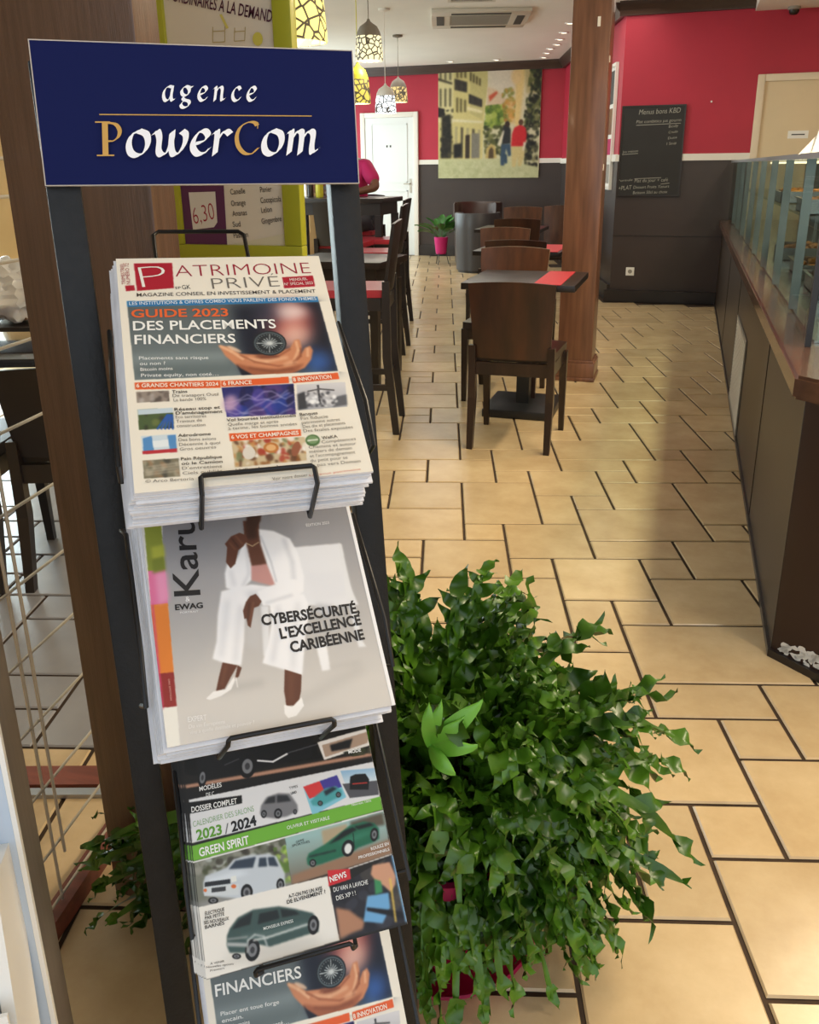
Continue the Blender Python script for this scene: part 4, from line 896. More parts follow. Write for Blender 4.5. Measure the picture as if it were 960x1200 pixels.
def pedestal_table(label, x, y, wx, wy, z=.73, rz=0):
    t = thing('pedestal_table', label, 'table', (x, y, 0), rz)
    MB().b2((-wx/2, -wy/2, z-.034), (wx/2, wy/2, z), bev=.004).build('tabletop', 'black_wood', t)
    MB().b2((-.035, -.035, .045), (.035, .035, z-.034)).build('column', 'black_metal', t)
    mb = MB(); mb.b2((-.19, -.21, .0), (.19, .21, .045), bev=.008); mb.build('foot_plate', 'black_metal', t)
    return t
pedestal_table('small dark table behind the chair closest to the column', -.79, 4.58, .58, .60)
pedestal_table('second dark table of the row along the aisle, red mat on its right', -1.12, 6.3, .62, .62)
pedestal_table('third dark table of the row, between two wooden chairs', -1.62, 8.45, .62, .62)
def mat_(label, x, y, z, wx, wy, rz=0):
    o = MB().b2((-wx/2, -wy/2, 0), (wx/2, wy/2, .003)).build('placemat', 'red_cloth', None, (x, y, z), rz); return tag(o, label, 'placemat')
mat_('red placemat on the small table behind the closest chair', -.64, 4.57, .7302, .14, .58)
mat_('red placemat on the second table of the aisle row', -.92, 6.28, .7302, .18, .58)
# bar stools and bar tables at the left
bar = dict(seat=.72, top=1.04, wtop=.36, wbot=.33, woods=('black_wood', 'black_wood'), seat_m='red_seat', cat='bar stool')
make_chair('bar_stool', label='tall dark bar stool with a red seat, closest to the rack', loc=(-1.585, 4.06, 0), rz=PI/2+.227, **bar)
make_chair('bar_stool', label='tall dark bar stool beyond the red seated one, back slanting outward', loc=(-2.14, 5.92, 0), rz=PI/2+.2, **bar)
make_chair('bar_stool', label='tall dark bar stool beside the far bar table, nearest the white door', loc=(-2.46, 7.0, 0), rz=PI/2+.15, **bar)
make_chair('bar_stool', label='tall dark bar stool with its back to us in front of the far bar table', loc=(-2.62, 6.55, 0), rz=.1, **bar)
make_chair('bar_stool', label='tall dark bar stool behind the lime green menu frame', loc=(-2.60, 4.95, 0), rz=-PI/2, **bar)
make_chair('bar_stool', label='tall dark bar stool on which the person in magenta sits', loc=(-3.0, 7.92, 0), rz=PI, **bar)
def bar_table(label, x, y, wx, wy, z):
    t = thing('bar_table', label, 'table', (x, y, 0))
    MB().b2((-wx/2, -wy/2, z-.04), (wx/2, wy/2, z), bev=.005).build('tabletop', 'black_wood', t)
    mb = MB(); mb.b2((-wx/2+.04, -wy/2+.04, z-.14), (wx/2-.04, wy/2-.04, z-.04)); mb.build('apron', 'black_wood', t)
    for sx in (-1, 1):
        for sy in (-1, 1): MB().taper((sx*(wx/2-.06), sy*(wy/2-.06), 0), (sx*(wx/2-.06), sy*(wy/2-.06), z-.14), .022, .028).build('leg', 'black_wood', t)
    return t
bar_table('low dark table beyond the red seated stool, corner over the aisle', -2.02, 5.10, .62, .54, .76)
bar_table('tall dark bar table where the person in magenta leans', -2.95, 7.30, 1.0, .55, 1.05)
def tumbler(label, x, y, z, m, r, h, neck=None):
    mb = MB(); prof = [(r*.86, 0), (r, h*.1), (r, h)] if not neck else [(r, 0), (r, h*.55), (r*.4, h*.72), (r*.36, h)]
    mb.lathe(prof, n=20); o = mb.build('cup' if not neck else 'bottle', m, None, (x, y, z)); return tag(o, label, 'cup' if not neck else 'bottle')
tumbler('yellow plastic cup on the far bar table', -3.13, 7.28, 1.0505, 'yellow', .035, .15)
tumbler('dark bottle on the far bar table', -3.25, 7.35, 1.0505, 'black_wood', .03, .22, True)
# tub armchairs at the back wall
def tub(label, x, y, m, rz=0, z=.74, r=.29):
    t = thing('tub_armchair', label, 'armchair', (x, y, 0), rz); mb = MB()
    n = 40
    def ring(rad, zz, a0, a1, k): return [(rad*math.cos(a0+(a1-a0)*i/k), rad*math.sin(a0+(a1-a0)*i/k), zz) for i in range(k+1)]
    a0, a1 = math.radians(150), math.radians(390); k = 30
    prof = [(r*.93, .03), (r*.97, .25), (r, .55), (r*1.02, z-.02), (r*.99, z), (r*.90, z), (r*.84, z-.03), (r*.80, .40)]
    V = [[mb.bm.verts.new(p) for p in ring(rr, zz-(.0), a0, a1, k)] for rr, zz in prof]
    for A, B in zip(V, V[1:]):
        for i in range(k):
            f = mb.bm.faces.new((A[i], A[i+1], B[i+1], B[i])); f.smooth = True
    for e in (0, k): mb.bm.faces.new([V[j][e] for j in range(len(V))])
    mb.build('backrest', m, t)
    mb = MB(); mb.lathe([(r*.80, .06), (r*.82, .38), (r*.80, .42), (r*.7, .44)], n=30); mb.build('seat', m, t)
    MB().lathe([(r*.86, 0), (r*.86, .03)], n=28).build('plinth', 'black_wood', t)
    return t
tub('grey leatherette tub armchair with its back to us by the dark wall', -2.57, 11.05, 'tub', 0.0)
tub('brown tub armchair behind the grey one against the dark wall', -2.78, 11.95, 'tub_brown', PI, z=.83, r=.33)
# ------------------------------------------------------------------ far lily in a magenta pot
def lily():
    t = thing('potted_peace_lily', 'small leafy plant in a magenta pot beside the white door', 'potted plant', (-3.25, 11.75, 0))
    MB().lathe([(.065, .14), (.075, .16), (.098, .37), (.09, .375), (.085, .36)], n=26).build('pot', 'magenta_pot', t)
    mb = MB()
    for k in range(3):
        a = 2*PI*k/3+.4; mb.tube([(.06*math.cos(a), .06*math.sin(a), .2), (.11*math.cos(a), .11*math.sin(a), .002)], .006)
    mb.tube([(.075*math.cos(2*PI*i/16), .075*math.sin(2*PI*i/16), .14) for i in range(16)], .005, closed=True); mb.build('pot_stand', 'wire', t)
    MB().lathe([(.001, .35), (.088, .352)], n=20, caps=False).build('soil', 'soil', t)
    rg = random.Random(5); mb = MB(); st = MB()
    for k in range(34):
        a = rg.uniform(0, 2*PI); L = rg.uniform(.30, .54); el = rg.uniform(.8, 1.5)
        d = Vector((math.cos(a)*math.cos(el), math.sin(a)*math.cos(el), math.sin(el))); s = Vector((-math.sin(a), math.cos(a), 0)); b0 = Vector((.03*math.cos(a), .03*math.sin(a), .35))
        def fr(u): return b0+d*L*u+Vector((0, 0, -.28*L*u*u*1.4))+Vector((math.cos(a), math.sin(a), 0))*.10*u*u
        st.tube([fr(0), fr(.2), fr(.42)], .003, 5)
        mb.sheet(lambda i, j: fr(.38+.62*i)+s*(j-.5)*2*.045*math.sin(PI*min(1, i*.96+.02))**.8+Vector((0, 0, abs(j-.5)*.03)), 8, 4)
    mb.build('foliage', 'leaf_far', t, sharp=False); st.build('stalks', 'leaf_far', t)
lily()
# ------------------------------------------------------------------ big fern behind the rack
def fern():
    c0 = Vector((-.315, 1.14, 0)); t = thing('potted_fern', 'bushy dark green fern in a raspberry pot on the tiles behind the rack', 'potted plant', c0)
    MB().lathe([(.10, .012), (.115, .03), (.14, .2), (.155, .215), (.155, .24), (.143, .24), (.135, .2)], n=36).build('pot', 'red_pot', t)
    MB().lathe([(.12, 0), (.15, .006), (.172, .03), (.168, .033), (.145, .014), (.1, .012)], n=36).build('saucer', 'red_pot', t)
    MB().lathe([(.001, .205), (.136, .208)], n=24, caps=False).build('soil', 'soil', t)
    rn = Vector(RN); rb = Vector(RB)
    def clear(p):                                      # keep in front-of-rack space and timber free
        P = p+c0
        d = (P-rb).dot(rn)                               # >0 in front of rack plane
        if P.x < -.66 and 1.0 < P.y < 1.16: return False
        if P.x < -.93: return False
        return d < -.03 and P.z > .010
    rg = random.Random(21)
    def frond(mb, st, base, tip, W, lobes, droop, seed, roll=0.):
        rr = random.Random(seed); mid = (base+tip)*.5+Vector((0, 0, droop)); 
        def path(u): return base*(1-u)**2+mid*2*u*(1-u)+tip*u*u
        def tang(u): return ((mid-base)*2*(1-u)+(tip-mid)*2*u).normalized()
        us = .32; ph = rr.uniform(0, 6)
        if st: st.tube([path(us*i/6) for i in range(7)], .0022, 5)
        def frame(u):
            T = tang(u); side = T.cross(Vector((0, 0, 1)))
            if side.length < .05: side = Vector((1, 0, 0))
            side.normalize(); up = side.cross(T).normalized(); r2 = roll+.5*math.sin(5*u+ph)
            return T, side*math.cos(r2)+up*math.sin(r2), up*math.cos(r2)-side*math.sin(r2)
        n = 14; rows = []
        for i in range(n+1):
            q = i/n; u = us+(1-us)*q; T, sd, up = frame(u); p = path(u); w_ = W*.24*min(1, q*4+.2)*(1-q**4*.85)
            wv = up*(.004*math.sin(q*17+ph))
            rows.append([p-sd*w_+up*w_*.3+wv, p+wv, p+sd*w_+up*w_*.3-wv])
        V = [[mb.bm.verts.new(x) for x in r] for r in rows]
        for i in range(n):
            for j in range(2):
                f = mb.bm.faces.new((V[i][j], V[i][j+1], V[i+1][j+1], V[i+1][j])); f.smooth = True
        def lobe(q, s, L, ang):
            u = us+(1-us)*q; T, sd, up = frame(u); d = (T*math.cos(ang)+sd*s*math.sin(ang)); nrm = up; c = d.cross(nrm).normalized(); o_ = path(u)
            k1, k2, k3 = rr.uniform(-.5, .35), rr.uniform(-.25, .25), rr.uniform(0, 6); m = 7; R = []
            for i in range(m+1):
                t_ = i/m; wd = L*.25*(.62+.62*math.sin(PI*min(1, t_*1.1)))*(1-t_**1.9) if t_ < 1 else .0004
                p = o_+d*L*t_+nrm*L*(k1*t_*t_+.10*math.sin(t_*9+k3))+c*L*k2*t_*t_
                wv = nrm*(L*.10*math.sin(t_*11+k3))
                R.append([p-c*wd+nrm*wd*.35+wv, p, p+c*wd+nrm*wd*.35-wv])
            VV = [[mb.bm.verts.new(x) for x in r] for r in R]
            for i in range(m):
                for j in range(2):
                    f = mb.bm.faces.new((VV[i][j], VV[i][j+1], VV[i+1][j+1], VV[i+1][j])); f.smooth = True
        for k in range(lobes):
            for s in (-1, 1):
                q = (k+.35+(.22 if s > 0 else 0))/(lobes+.5)
                lobe(q, s, W*rr.uniform(.75, 1.2)*(.62+.5*math.sin(PI*min(1, q+.12))), rr.uniform(.6, 1.0))
        lobe(.93, 1, W*rr.uniform(.9, 1.3), rr.uniform(-.15, .15))
    mb = MB(); st = MB(); cnt = 0; tries = 0
    while cnt < 320 and tries < 14000:
        tries += 1
        a = rg.uniform(0, 2*PI); el = math.asin(rg.uniform(-.75, 1.0)); rad = rg.uniform(.55, 1.04)
        R_ = Vector((.41, .36, .33)); ctr = Vector((.0, .03, .31))
        tip = ctr+Vector((R_.x*math.cos(el)*math.cos(a), R_.y*math.cos(el)*math.sin(a), R_.z*math.sin(el)))*rad+Vector((0, 0, rg.uniform(-.06, .04)))
        base = Vector((.07*math.cos(a)*rg.random(), .07*math.sin(a)*rg.random(), .21))
        L = (tip-base).length
        if L < .18: continue
        droop = .06+.20*rg.random()
        m2 = (base+tip)*.5+Vector((0, 0, droop)); ok = True
        for u in (.35, .6, .85, 1.0):
            p = base*(1-u)**2+m2*2*u*(1-u)+tip*u*u
            if not clear(p): ok = False; break
        if not ok: continue
        frond(mb, st, base, tip, rg.uniform(.040, .064), rg.choice((3, 4, 4, 5)), droop, cnt, rg.uniform(-.8, .8)); cnt += 1
    # hanging fronds on the side of the aisle and in front, down to the tiles
    k = 0
    for _ in range(2000):
        if k >= 46: break
        a = rg.uniform(-1.9, .5); tip = Vector((math.cos(a)*rg.uniform(.16, .34), math.sin(a)*rg.uniform(.14, .24), rg.uniform(.015, .20))); base = Vector((math.cos(a)*.08, math.sin(a)*.08, .22))
        if not clear(tip) or (tip-base).length < .15: continue
        frond(mb, st, base, tip, rg.uniform(.034, .05), rg.choice((3, 4, 5)), rg.uniform(.10, .2), 500+k, rg.uniform(-.6, .6)); k += 1
    # fronds reaching out on the far side of the left upright
    k = 0
    for _ in range(2000):
        if k >= 40: break
        base = Vector((-.06, -.03, .21)); tip = Vector((rg.uniform(-.58, -.36), rg.uniform(-.22, -.05), rg.uniform(.02, .24)))
        if not clear(tip): continue
        frond(mb, st, base, tip, rg.uniform(.034, .05), rg.choice((3, 4, 5)), .14, 900+k, rg.uniform(-.6, .6)); k += 1
    bmesh.ops.delete(mb.bm, geom=[v for v in mb.bm.verts if not clear(v.co)], context='VERTS')
    mb.build('foliage', 'leaf', t, normals=False, sharp=False); st.build('stalks', 'stem', t)
    mb = MB()
    # bright young frond standing out towards us
    P0 = Vector(onplane(505, 872, (-.3, .955, .5), np.array([-.3, .9, -.3])))-c0
    for (px, py, W) in ((503, 820, .013), (518, 818, .013), (566, 818, .02), (560, 872, .016), (534, 905, .015), (545, 838, .015)):
        tip = Vector(onplane(px, py, (-.3, .925, .5), np.array([-.3, .9, -.3])))-c0
        n = 10; d = (tip-P0); s = d.cross(Vector((.3, -.9, .3))).normalized()
        mb.sheet(lambda i, j: P0+d*i+s*(j-.5)*1.45*W*(math.sin(PI*min(1, .12+i*.88))**.7)*(1 if i < .98 else .1)+Vector((.0, -.01, .006))*math.sin(PI*i)+Vector((0, 0, -.006))*abs(j-.5)*2, n, 4)
    mb.tube([P0, P0*.55+Vector((0, 0, .23))*.45, Vector((0, 0, .21))], .003, 6)
    y = mb.build('young_frond', 'leaf_young', t, normals=False, sharp=False); y['label'] = 'bright light green young frond'
fern()
# ================================================================== COUNTER AND DISPLAY CASE
def counter():
    t = thing('service_counter', 'long brown panelled counter with a glossy wood top on the aisle', 'counter', (.32, 2.26, 0))
    y1 = YC-.065
    o = Vector((.32, 2.26, 0))
    def pl(poly): return [(p[0]-o.x, p[1]-o.y) for p in poly]
    mb = MB(); mb.prism(pl([(.32, y1), (.32, 2.262), (.40, 2.26), (.40, y1)]), 0, .735); mb.build('front_panel', 'counter', t)
    mb = MB(); mb.prism(pl([(.322, 2.259), (.442, 2.157), (1.14, 2.157), (1.14, 2.30), (.40, 2.30)]), 0, .735); mb.build('end_panel', 'counter_end', t)
    mb = MB(); mb.prism(pl([(.285, y1), (.285, 2.235), (.425, 2.115), (1.2, 2.115), (1.2, y1)]), .735, .795)
    bmesh.ops.bevel(mb.bm, geom=[e for e in mb.bm.edges if abs(e.verts[0].co.z-e.verts[1].co.z) < .001], offset=.008, segments=2, affect='EDGES')
    mb.build('worktop', 'counter_top', t)
    mb = MB()
    for y in (3.25, 5.2, 6.6): MB().b2((-.0025, y-o.y, .02), (.001, y-o.y+.004, .72)).build('panel_joint', 'counter_end', t)
    mb = MB(); mb.prism(pl([(.32, y1), (.32, 2.262), (.322, 2.259), (.442, 2.157), (.435, 2.147), (.312, 2.252), (.312, y1)]), 0, .022); mb.build('base_strip', 'black_wood', t)
    # chipped white patches at the foot of the near end
    rg = random.Random(4); mb = MB(); d = Vector((.12, -.102, 0)).normalized(); n = Vector((-d.y, d.x, 0))*-1
    nrm = Vector((-.102, -.12, 0)).normalized()
    def blob(cx, cz, r, base, dr):
        k = 11; pts = []
        for i in range(k):
            a = 2*PI*i/k; rr = r*rg.uniform(.55, 1.2); pts.append(base+dr*(cx+rr*1.4*math.cos(a))+Vector((0, 0, max(.023, cz+rr*math.sin(a)))))
        q = [p+nr*.0016 for p in pts]; mb._new(q, [tuple(range(k))])
    base = Vector((.322, 2.259, 0))-o; nr = nrm
    for k in range(26): x = rg.random(); blob(.015+x*.13, .026+rg.random()*.035*(.5+x), rg.uniform(.004, .013), base, d)
    base = Vector((.442, 2.157, 0))-o; nr = Vector((0, -1, 0))
    for k in range(26): blob(.01+rg.random()*.3, .028+rg.random()*.04, rg.uniform(.006, .016), base, Vector((1, 0, 0)))
    mb.build('chipped_paint', 'chip', t, normals=False)
    g_ = thing('wall_grille', 'pale ventilation grille set low in the brown counter front', 'grille', (.318, 4.69, .02))
    mb = MB(); 
    for lo, hi in (((-.006, -.40, 0), (.0, .40, .02)), ((-.006, -.40, .45), (.0, .40, .47)), ((-.006, -.40, .02), (0, -.38, .45)), ((-.006, .38, .02), (0, .40, .45))): mb.b2(lo, hi)
    mb.build('frame', 'ac_grey', g_)
    mb = MB()
    for k in range(22): mb.box((-.003, 0, .03+k*.0195), (.005, .76, .011))
    mb.build('slats', 'ac_white', g_)
    mb = MB(); mb.b2((-.001, -.38, .02), (.0, .38, .45)); mb.build('backing', 'grille_dark', g_)
counter()
def display_case():
    t = thing('display_case', 'glass food display case standing on the brown counter', 'display case', (.36, 2.62, .7955)); y1 = YC-.1-2.62
    ys = [3.285+.69*k-2.62 for k in range(8)]
    for y in ys: MB().b2((.004, y-.018, .007), (.034, y-.012, .508)).build('glass_fin', 'glass_fin', t)
    mb = MB(); mb.b2((-.002, .03, .002), (.002, y1, .508)); mb.build('front_glass', 'glass', t)
    mb = MB(); mb.b2((-.02, .0, .509), (.62, y1, .519)); mb.build('top_glass', 'glass', t)
    mb = MB(); mb.b2((-.025, .0, .507), (-.018, y1, .524)); mb.b2((-.02, -.004, .507), (.62, .0, .524)); mb.build('top_edge_strip', 'alu', t)
    mb = MB(); mb.b2((.0, .0, .001), (.62, .006, .507)); mb.build('end_glass', 'glass', t)
    mb = MB(); mb.b2((-.012, -.006, 0), (.004, .012, .508)); mb.build('corner_post', 'black_metal', t)
    mb = MB(); mb.b2((.12, .05, .27), (.60, y1, .28)); mb.build('mid_shelf', 'glass', t)
    mb = MB()
    for y in (.6, 2.0, 3.4, 4.8): mb.b2((.58, y, .007), (.60, y+.02, .508))
    mb.build('rear_post', 'alu', t)
    MB().b2((.604, .02, .007), (.612, y1, .50)).build('rear_panel', 'grille_dark', t)
    mb = MB(); mb.b2((.02, .06, .0005), (.60, y1, .006)); mb.build('base_tray', 'steel_tray', t)
    o = MB().b2((.30, .1, .492), (.34, y1-.1, .506)).build('fill_glow_strip', STRIP, t)  # glowing strip added to brighten the inside of the case
STRIP = mat('fill_strip_glow', (255, 240, 214), .4, emit=(255, 232, 190), es=2.2)  # emission of the added fill strip
display_case()
def food_tray(label, y, z, x=.64, food='gold_food', flabel=None, sx=.34, sy=.42):
    t = thing('food_tray', label, 'tray', (x, y, z)); mb = MB(); h = .06
    for lo, hi in (((-sx/2, -sy/2, 0), (sx/2, sy/2, .004)), ((-sx/2, -sy/2, 0), (-sx/2+.004, sy/2, h)), ((sx/2-.004, -sy/2, 0), (sx/2, sy/2, h)), ((-sx/2, -sy/2, 0), (sx/2, -sy/2+.004, h)), ((-sx/2, sy/2-.004, 0), (sx/2, sy/2, h))): mb.b2(lo, hi)
    mb.build('tray_body', 'steel_tray', t)
    mb = MB(); mb.b2((-sx/2-.012, -sy/2-.012, h), (sx/2+.012, -sy/2+.002, h+.003)); mb.b2((-sx/2-.012, sy/2-.002, h), (sx/2+.012, sy/2+.012, h+.003)); mb.b2((-sx/2-.012, -sy/2, h), (-sx/2+.002, sy/2, h+.003)); mb.b2((sx/2-.002, -sy/2, h), (sx/2+.012, sy/2, h+.003)); mb.build('tray_rim', 'steel_tray', t)
    rg = random.Random(int(y*100)); mb = MB()
    for k in range(46):
        px, py = rg.uniform(-sx/2+.04, sx/2-.04), rg.uniform(-sy/2+.04, sy/2-.04); r = rg.uniform(.018, .032); pz = .006+r*.7+rg.random()*.035
        v = bmesh.ops.create_icosphere(mb.bm, subdivisions=1, radius=r)['verts']
        S = Matrix.Rotation(rg.uniform(0, 3), 3, 'Z')
        for q in v: q.co = S @ Vector((q.co.x*1.5*rg.uniform(.9, 1.1), q.co.y, q.co.z*.7))+Vector((px, py, pz))
        for f in {f for q in v for f in q.link_faces}: f.smooth = True
    o = mb.build('food_portions', food, None, (x, y, z)); tag(o, flabel, 'food', kind='stuff')
TR = [('steel tray of golden food at the near end of the display case', 3.15, .803, 'gold_food', 'golden fried pieces heaped in the nearest display tray'),
      ('steel tray of brown food second from the near end of the display', 3.75, .803, 'brown_food', 'brown pieces heaped in the second display tray'),
      ('steel tray of golden food third from the near end of the display', 4.35, .803, 'gold_food', 'golden pieces heaped in the third display tray'),
      ('steel tray of brown food towards the far end of the display', 5.2, .803, 'brown_food', 'brown pieces heaped in the farthest lower tray'),
      ('steel tray on the middle glass shelf, near end', 3.3, 1.077, 'gold_food', 'golden pieces heaped in the tray on the near part of the glass shelf'),
      ('steel tray on the middle glass shelf, halfway along', 4.4, 1.077, 'brown_food', 'brown pieces heaped in the tray halfway along the glass shelf'),
      ('steel tray on the middle glass shelf, far end', 5.6, 1.077, 'gold_food', 'golden pieces heaped in the tray at the far end of the glass shelf')]
for lb, y, z, m, fl in TR: food_tray(lb, y, z, food=m, flabel=fl, x=.66)
def papers():
    t = MB(); rg = random.Random(2)
    T = Matrix.Translation((.50, 3.35, 1.316)) @ Matrix.Rotation(math.radians(58), 4, 'X') @ Matrix.Rotation(0, 4, 'Z')
    th = thing('menu_card_holder', 'white printed cards leaning on top of the glass display case', 'card holder', (.43, 3.24, 1.3155))
    mb = MB(); mb.prism([(-.10, 0), (.14, 0), (.14, .15), (.02, .15)], 0, .003, Matrix.Rotation(math.radians(66), 4, 'X')); mb.build('card', 'paper', th)
    mb = MB(); mb.prism([(-.06, .01), (.0, .02), (.02, .12), (-.02, .10)], -.03, .01, Matrix.Rotation(math.radians(70), 4, 'X') @ Matrix.Rotation(.2, 4, 'Z')); mb.build('folded_sheet', 'white', th)
    mb = MB(); R = Matrix.Rotation(math.radians(66), 4, 'X')
    for k in range(9): mb.prism([(-.03+k*.004, .03+k*.012), (.12, .03+k*.012), (.12, .034+k*.012), (-.03+k*.004, .034+k*.012)], .0031, .0034, R)
    mb.build('printed_lines', 'concrete', th)
    o = MB().b2((-.004, -.14, 0), (.0, .14, .32)).build('price_board', 'white', None, (.43, 2.66+.16, .802)); tag(o, 'white board standing behind the end glass of the display', 'board')
papers()
# ================================================================== WALL PIECES
def chalkboard():
    x0, x1, z0, z1 = -.672, -.098, 1.005, 1.815
    t = thing('chalkboard', 'black chalk menu board hanging on the red and dark wall', 'chalkboard', (x0, YC-.024, z0)); W, Hh = x1-x0, z1-z0
    MB().b2((.012, 0, .012), (W-.012, .02, Hh-.012)).build('slate', 'chalkboard', t)
    mb = MB(); mb.b2((0, -.006, 0), (W, .022, .014)); mb.b2((0, -.006, Hh-.014), (W, .022, Hh)); mb.b2((0, -.006, .014), (.014, .022, Hh-.014)); mb.b2((W-.014, -.006, .014), (W, .022, Hh-.014)); mb.build('frame', 'black_wood', t)
    sh = Sheet(); fx = lambda x: (x-130)/(575-130)*W; fz = lambda y: Hh-(y-345)/(905-345)*Hh
    ck = (178, 174, 162)
    for st, a, y, b, cap, sl in (('Menus bons KBD', 250, 400, 535, 30, .0), ('Plat combitica jus gourm', 236, 452, 545, 18, 0), ('Body', 465, 484, 530, 16, 0), ('Crudo', 466, 518, 530, 14, 0), ('Duos', 466, 553, 526, 14, 0), ('1 Soup', 460, 588, 526, 16, 0), ('Jus maison', 152, 632, 262, 14, 0),
                             ('Formule', 136, 812, 236, 14, 0), ('Plat du jour + café', 252, 816, 488, 20, 0), ('+PLAT', 138, 866, 232, 26, 0), ('Dessert Fruits Yaourt', 246, 856, 500, 18, 0), ('Boisson 50cl au choix', 246, 890, 490, 18, 0)):
        sh.text(st, (fx(a), fz(y)), (fx(b), fz(y-6)), cap/560*Hh, ck, -.008, .15)
    for a, y, b in ((236, 462, 545), (150, 640, 262), (440, 826, 500), (250, 792, 440)):
        sh.poly([(fx(a), fz(y)), (fx(b), fz(y-6)), (fx(b), fz(y-3)), (fx(a), fz(y+3))], ck)
    sh.build('chalk_writing', t, 'print_matt', Matrix(((1, 0, 0, 0), (0, 0, -1, -.0005), (0, 1, 0, 0), (0, 0, 0, 1))))
chalkboard()
def mural():
    x0, x1, z0, z1 = -3.617, -2.115, 1.135, 2.665; W, Hh = x1-x0, z1-z0
    t = thing('wall_picture', 'large street photograph with a man in red hung on the back wall', 'picture', (x0, YB-.03, z0))
    MB().b2((0, 0, 0), (W, .024, Hh)).build('canvas_edge', 'paper', t)
    cx = [(88, 125), (762, 92), (745, 848), (88, 848)]
    uv = lambda x, y: ((x-88)/(754-88), (y-110)/(848-110))
    im = Img(260, 250, uv, (214, 206, 180)); 
    im.grad([(88, 90), (770, 90), (770, 860), (88, 860)], (222, 216, 206), (206, 206, 180), (400, 90), (400, 850))
    im.poly([(400, 90), (620, 90), (600, 330), (420, 260)], (216, 208, 206), 6)
    # left row of houses
    im.poly([(80, 90), (410, 90), (412, 240), (390, 480), (384, 720), (80, 730)], (212, 202, 150)); im.poly([(80, 90), (190, 90), (186, 480), (80, 470)], (222, 214, 176)); im.poly([(300, 90), (412, 90), (412, 240), (380, 460), (300, 420)], (196, 188, 140))
    dk = (66, 62, 56)
    for x in (96, 128, 160): im.poly([(x, 250), (x+14, 252), (x+14, 370), (x, 368)], (110, 106, 88), .4); im.poly([(x, 130), (x+14, 134), (x+14, 200), (x, 196)], (120, 116, 96), .4)
    for k in range(3): im.poly([(206+k*26, 310+k*8), (222+k*26, 314+k*8), (222+k*26, 410), (206+k*26, 406)], (118, 110, 80), .4); im.poly([(206+k*26, 120+k*6), (222+k*26, 126+k*6), (222+k*26, 190), (206+k*26, 186)], (118, 110, 80), .4)
    for k in range(4): im.poly([(296+k*20, 150+k*14), (308+k*20, 156+k*14), (308+k*20, 214+k*10), (296+k*20, 208+k*10)], (90, 82, 60), .4)
    im.poly([(196, 190), (278, 215), (278, 282), (196, 262)], (56, 52, 52), .4); im.poly([(290, 290), (378, 330), (378, 380), (290, 352)], (50, 46, 48), .4); im.poly([(82, 180), (180, 214), (180, 228), (82, 196)], (80, 76, 66), .4)
    for k in range(7): im.line([(204+k*11, 196+k*3), (204+k*11, 262+k*3)], 2, (110, 104, 92)); im.line([(298+k*11, 296+k*5), (298+k*11, 350+k*4)], 2, (110, 104, 92))
    im.poly([(280, 370), (380, 400), (380, 420), (280, 396)], (230, 222, 190), .5); im.poly([(180, 450), (384, 470), (384, 484), (180, 470)], (226, 220, 196), .5)
    im.poly([(80, 370), (130, 384), (130, 440), (80, 436)], (38, 34, 36), .5); im.poly([(110, 430), (172, 420), (180, 600), (176, 712), (104, 712), (110, 560)], (44, 42, 38), 2); im.blot([(100, 400), (190, 380), (190, 712), (100, 712)], [(30, 30, 28), (58, 56, 46), (90, 84, 66)], 30, 5, 16, 3, .7)
    for k in range(5): im.poly([(200+k*38, 500+k*6), (218+k*38, 502+k*6), (216+k*38, 712), (200+k*38, 712)], (96, 90, 76) if k % 2 else (176, 168, 138), .6)
    im.poly([(270, 560), (300, 556), (300, 715), (270, 715)], (60, 50, 44), .5); im.poly([(312, 545), (364, 552), (364, 715), (312, 715)], (132, 130, 128), .8); im.poly([(190, 620), (246, 612), (244, 708), (192, 712)], (32, 30, 30), 2)
    # house, tower and trees in the distance
    im.poly([(412, 250), (470, 270), (530, 330), (520, 400), (410, 400)], (214, 192, 176), 1); im.poly([(420, 310), (470, 280), (480, 292), (428, 346)], (196, 92, 70), 1)
    im.poly([(590, 130), (660, 120), (640, 300), (620, 520), (590, 500)], (228, 204, 150), 3); im.ell((596, 190), 34, 52, (226, 200, 160), 0, 3); im.poly([(640, 100), (740, 92), (744, 300), (660, 300)], (190, 180, 142), 2)
    gr = [(104, 130, 54), (140, 164, 70), (76, 100, 44), (172, 186, 100)]
    im.blot([(400, 370), (540, 360), (540, 520), (390, 520)], gr, 110, 8, 22, 5, .8); im.blot([(500, 270), (600, 250), (590, 480), (520, 480)], [(150, 150, 80), (196, 150, 80), (180, 120, 70), (120, 130, 60)], 50, 7, 20, 6, .8); im.blot([(380, 500), (540, 500), (530, 700), (400, 700)], [(66, 72, 42), (44, 50, 34), (90, 96, 56), (120, 122, 80)], 80, 6, 20, 7, .8)
    im.blot([(680, 130), (762, 120), (762, 520), (640, 520)], [(44, 52, 36), (70, 80, 50), (28, 32, 26), (110, 116, 74)], 150, 6, 22, 8, .85); im.blot([(650, 500), (750, 500), (746, 800), (660, 780)], [(40, 40, 36), (80, 84, 64), (24, 24, 24), (130, 128, 100)], 80, 6, 22, 9, .85)
    im.poly([(540, 330), (568, 330), (590, 480), (556, 490)], (222, 170, 100), 4, .8)
    # ground, arch and two walkers
    im.poly([(80, 716), (500, 722), (760, 780), (760, 860), (80, 860)], (198, 202, 172), .8); im.blot([(90, 730), (560, 740), (740, 850), (90, 850)], [(186, 190, 158), (210, 214, 190), (178, 182, 150)], 120, 5, 18, 10, .5)
    im.poly([(404, 716), (410, 650), (440, 618), (470, 640), (478, 716)], (196, 176, 120), 1); im.poly([(424, 716), (428, 660), (444, 640), (458, 660), (460, 716)], (90, 74, 56), 1)
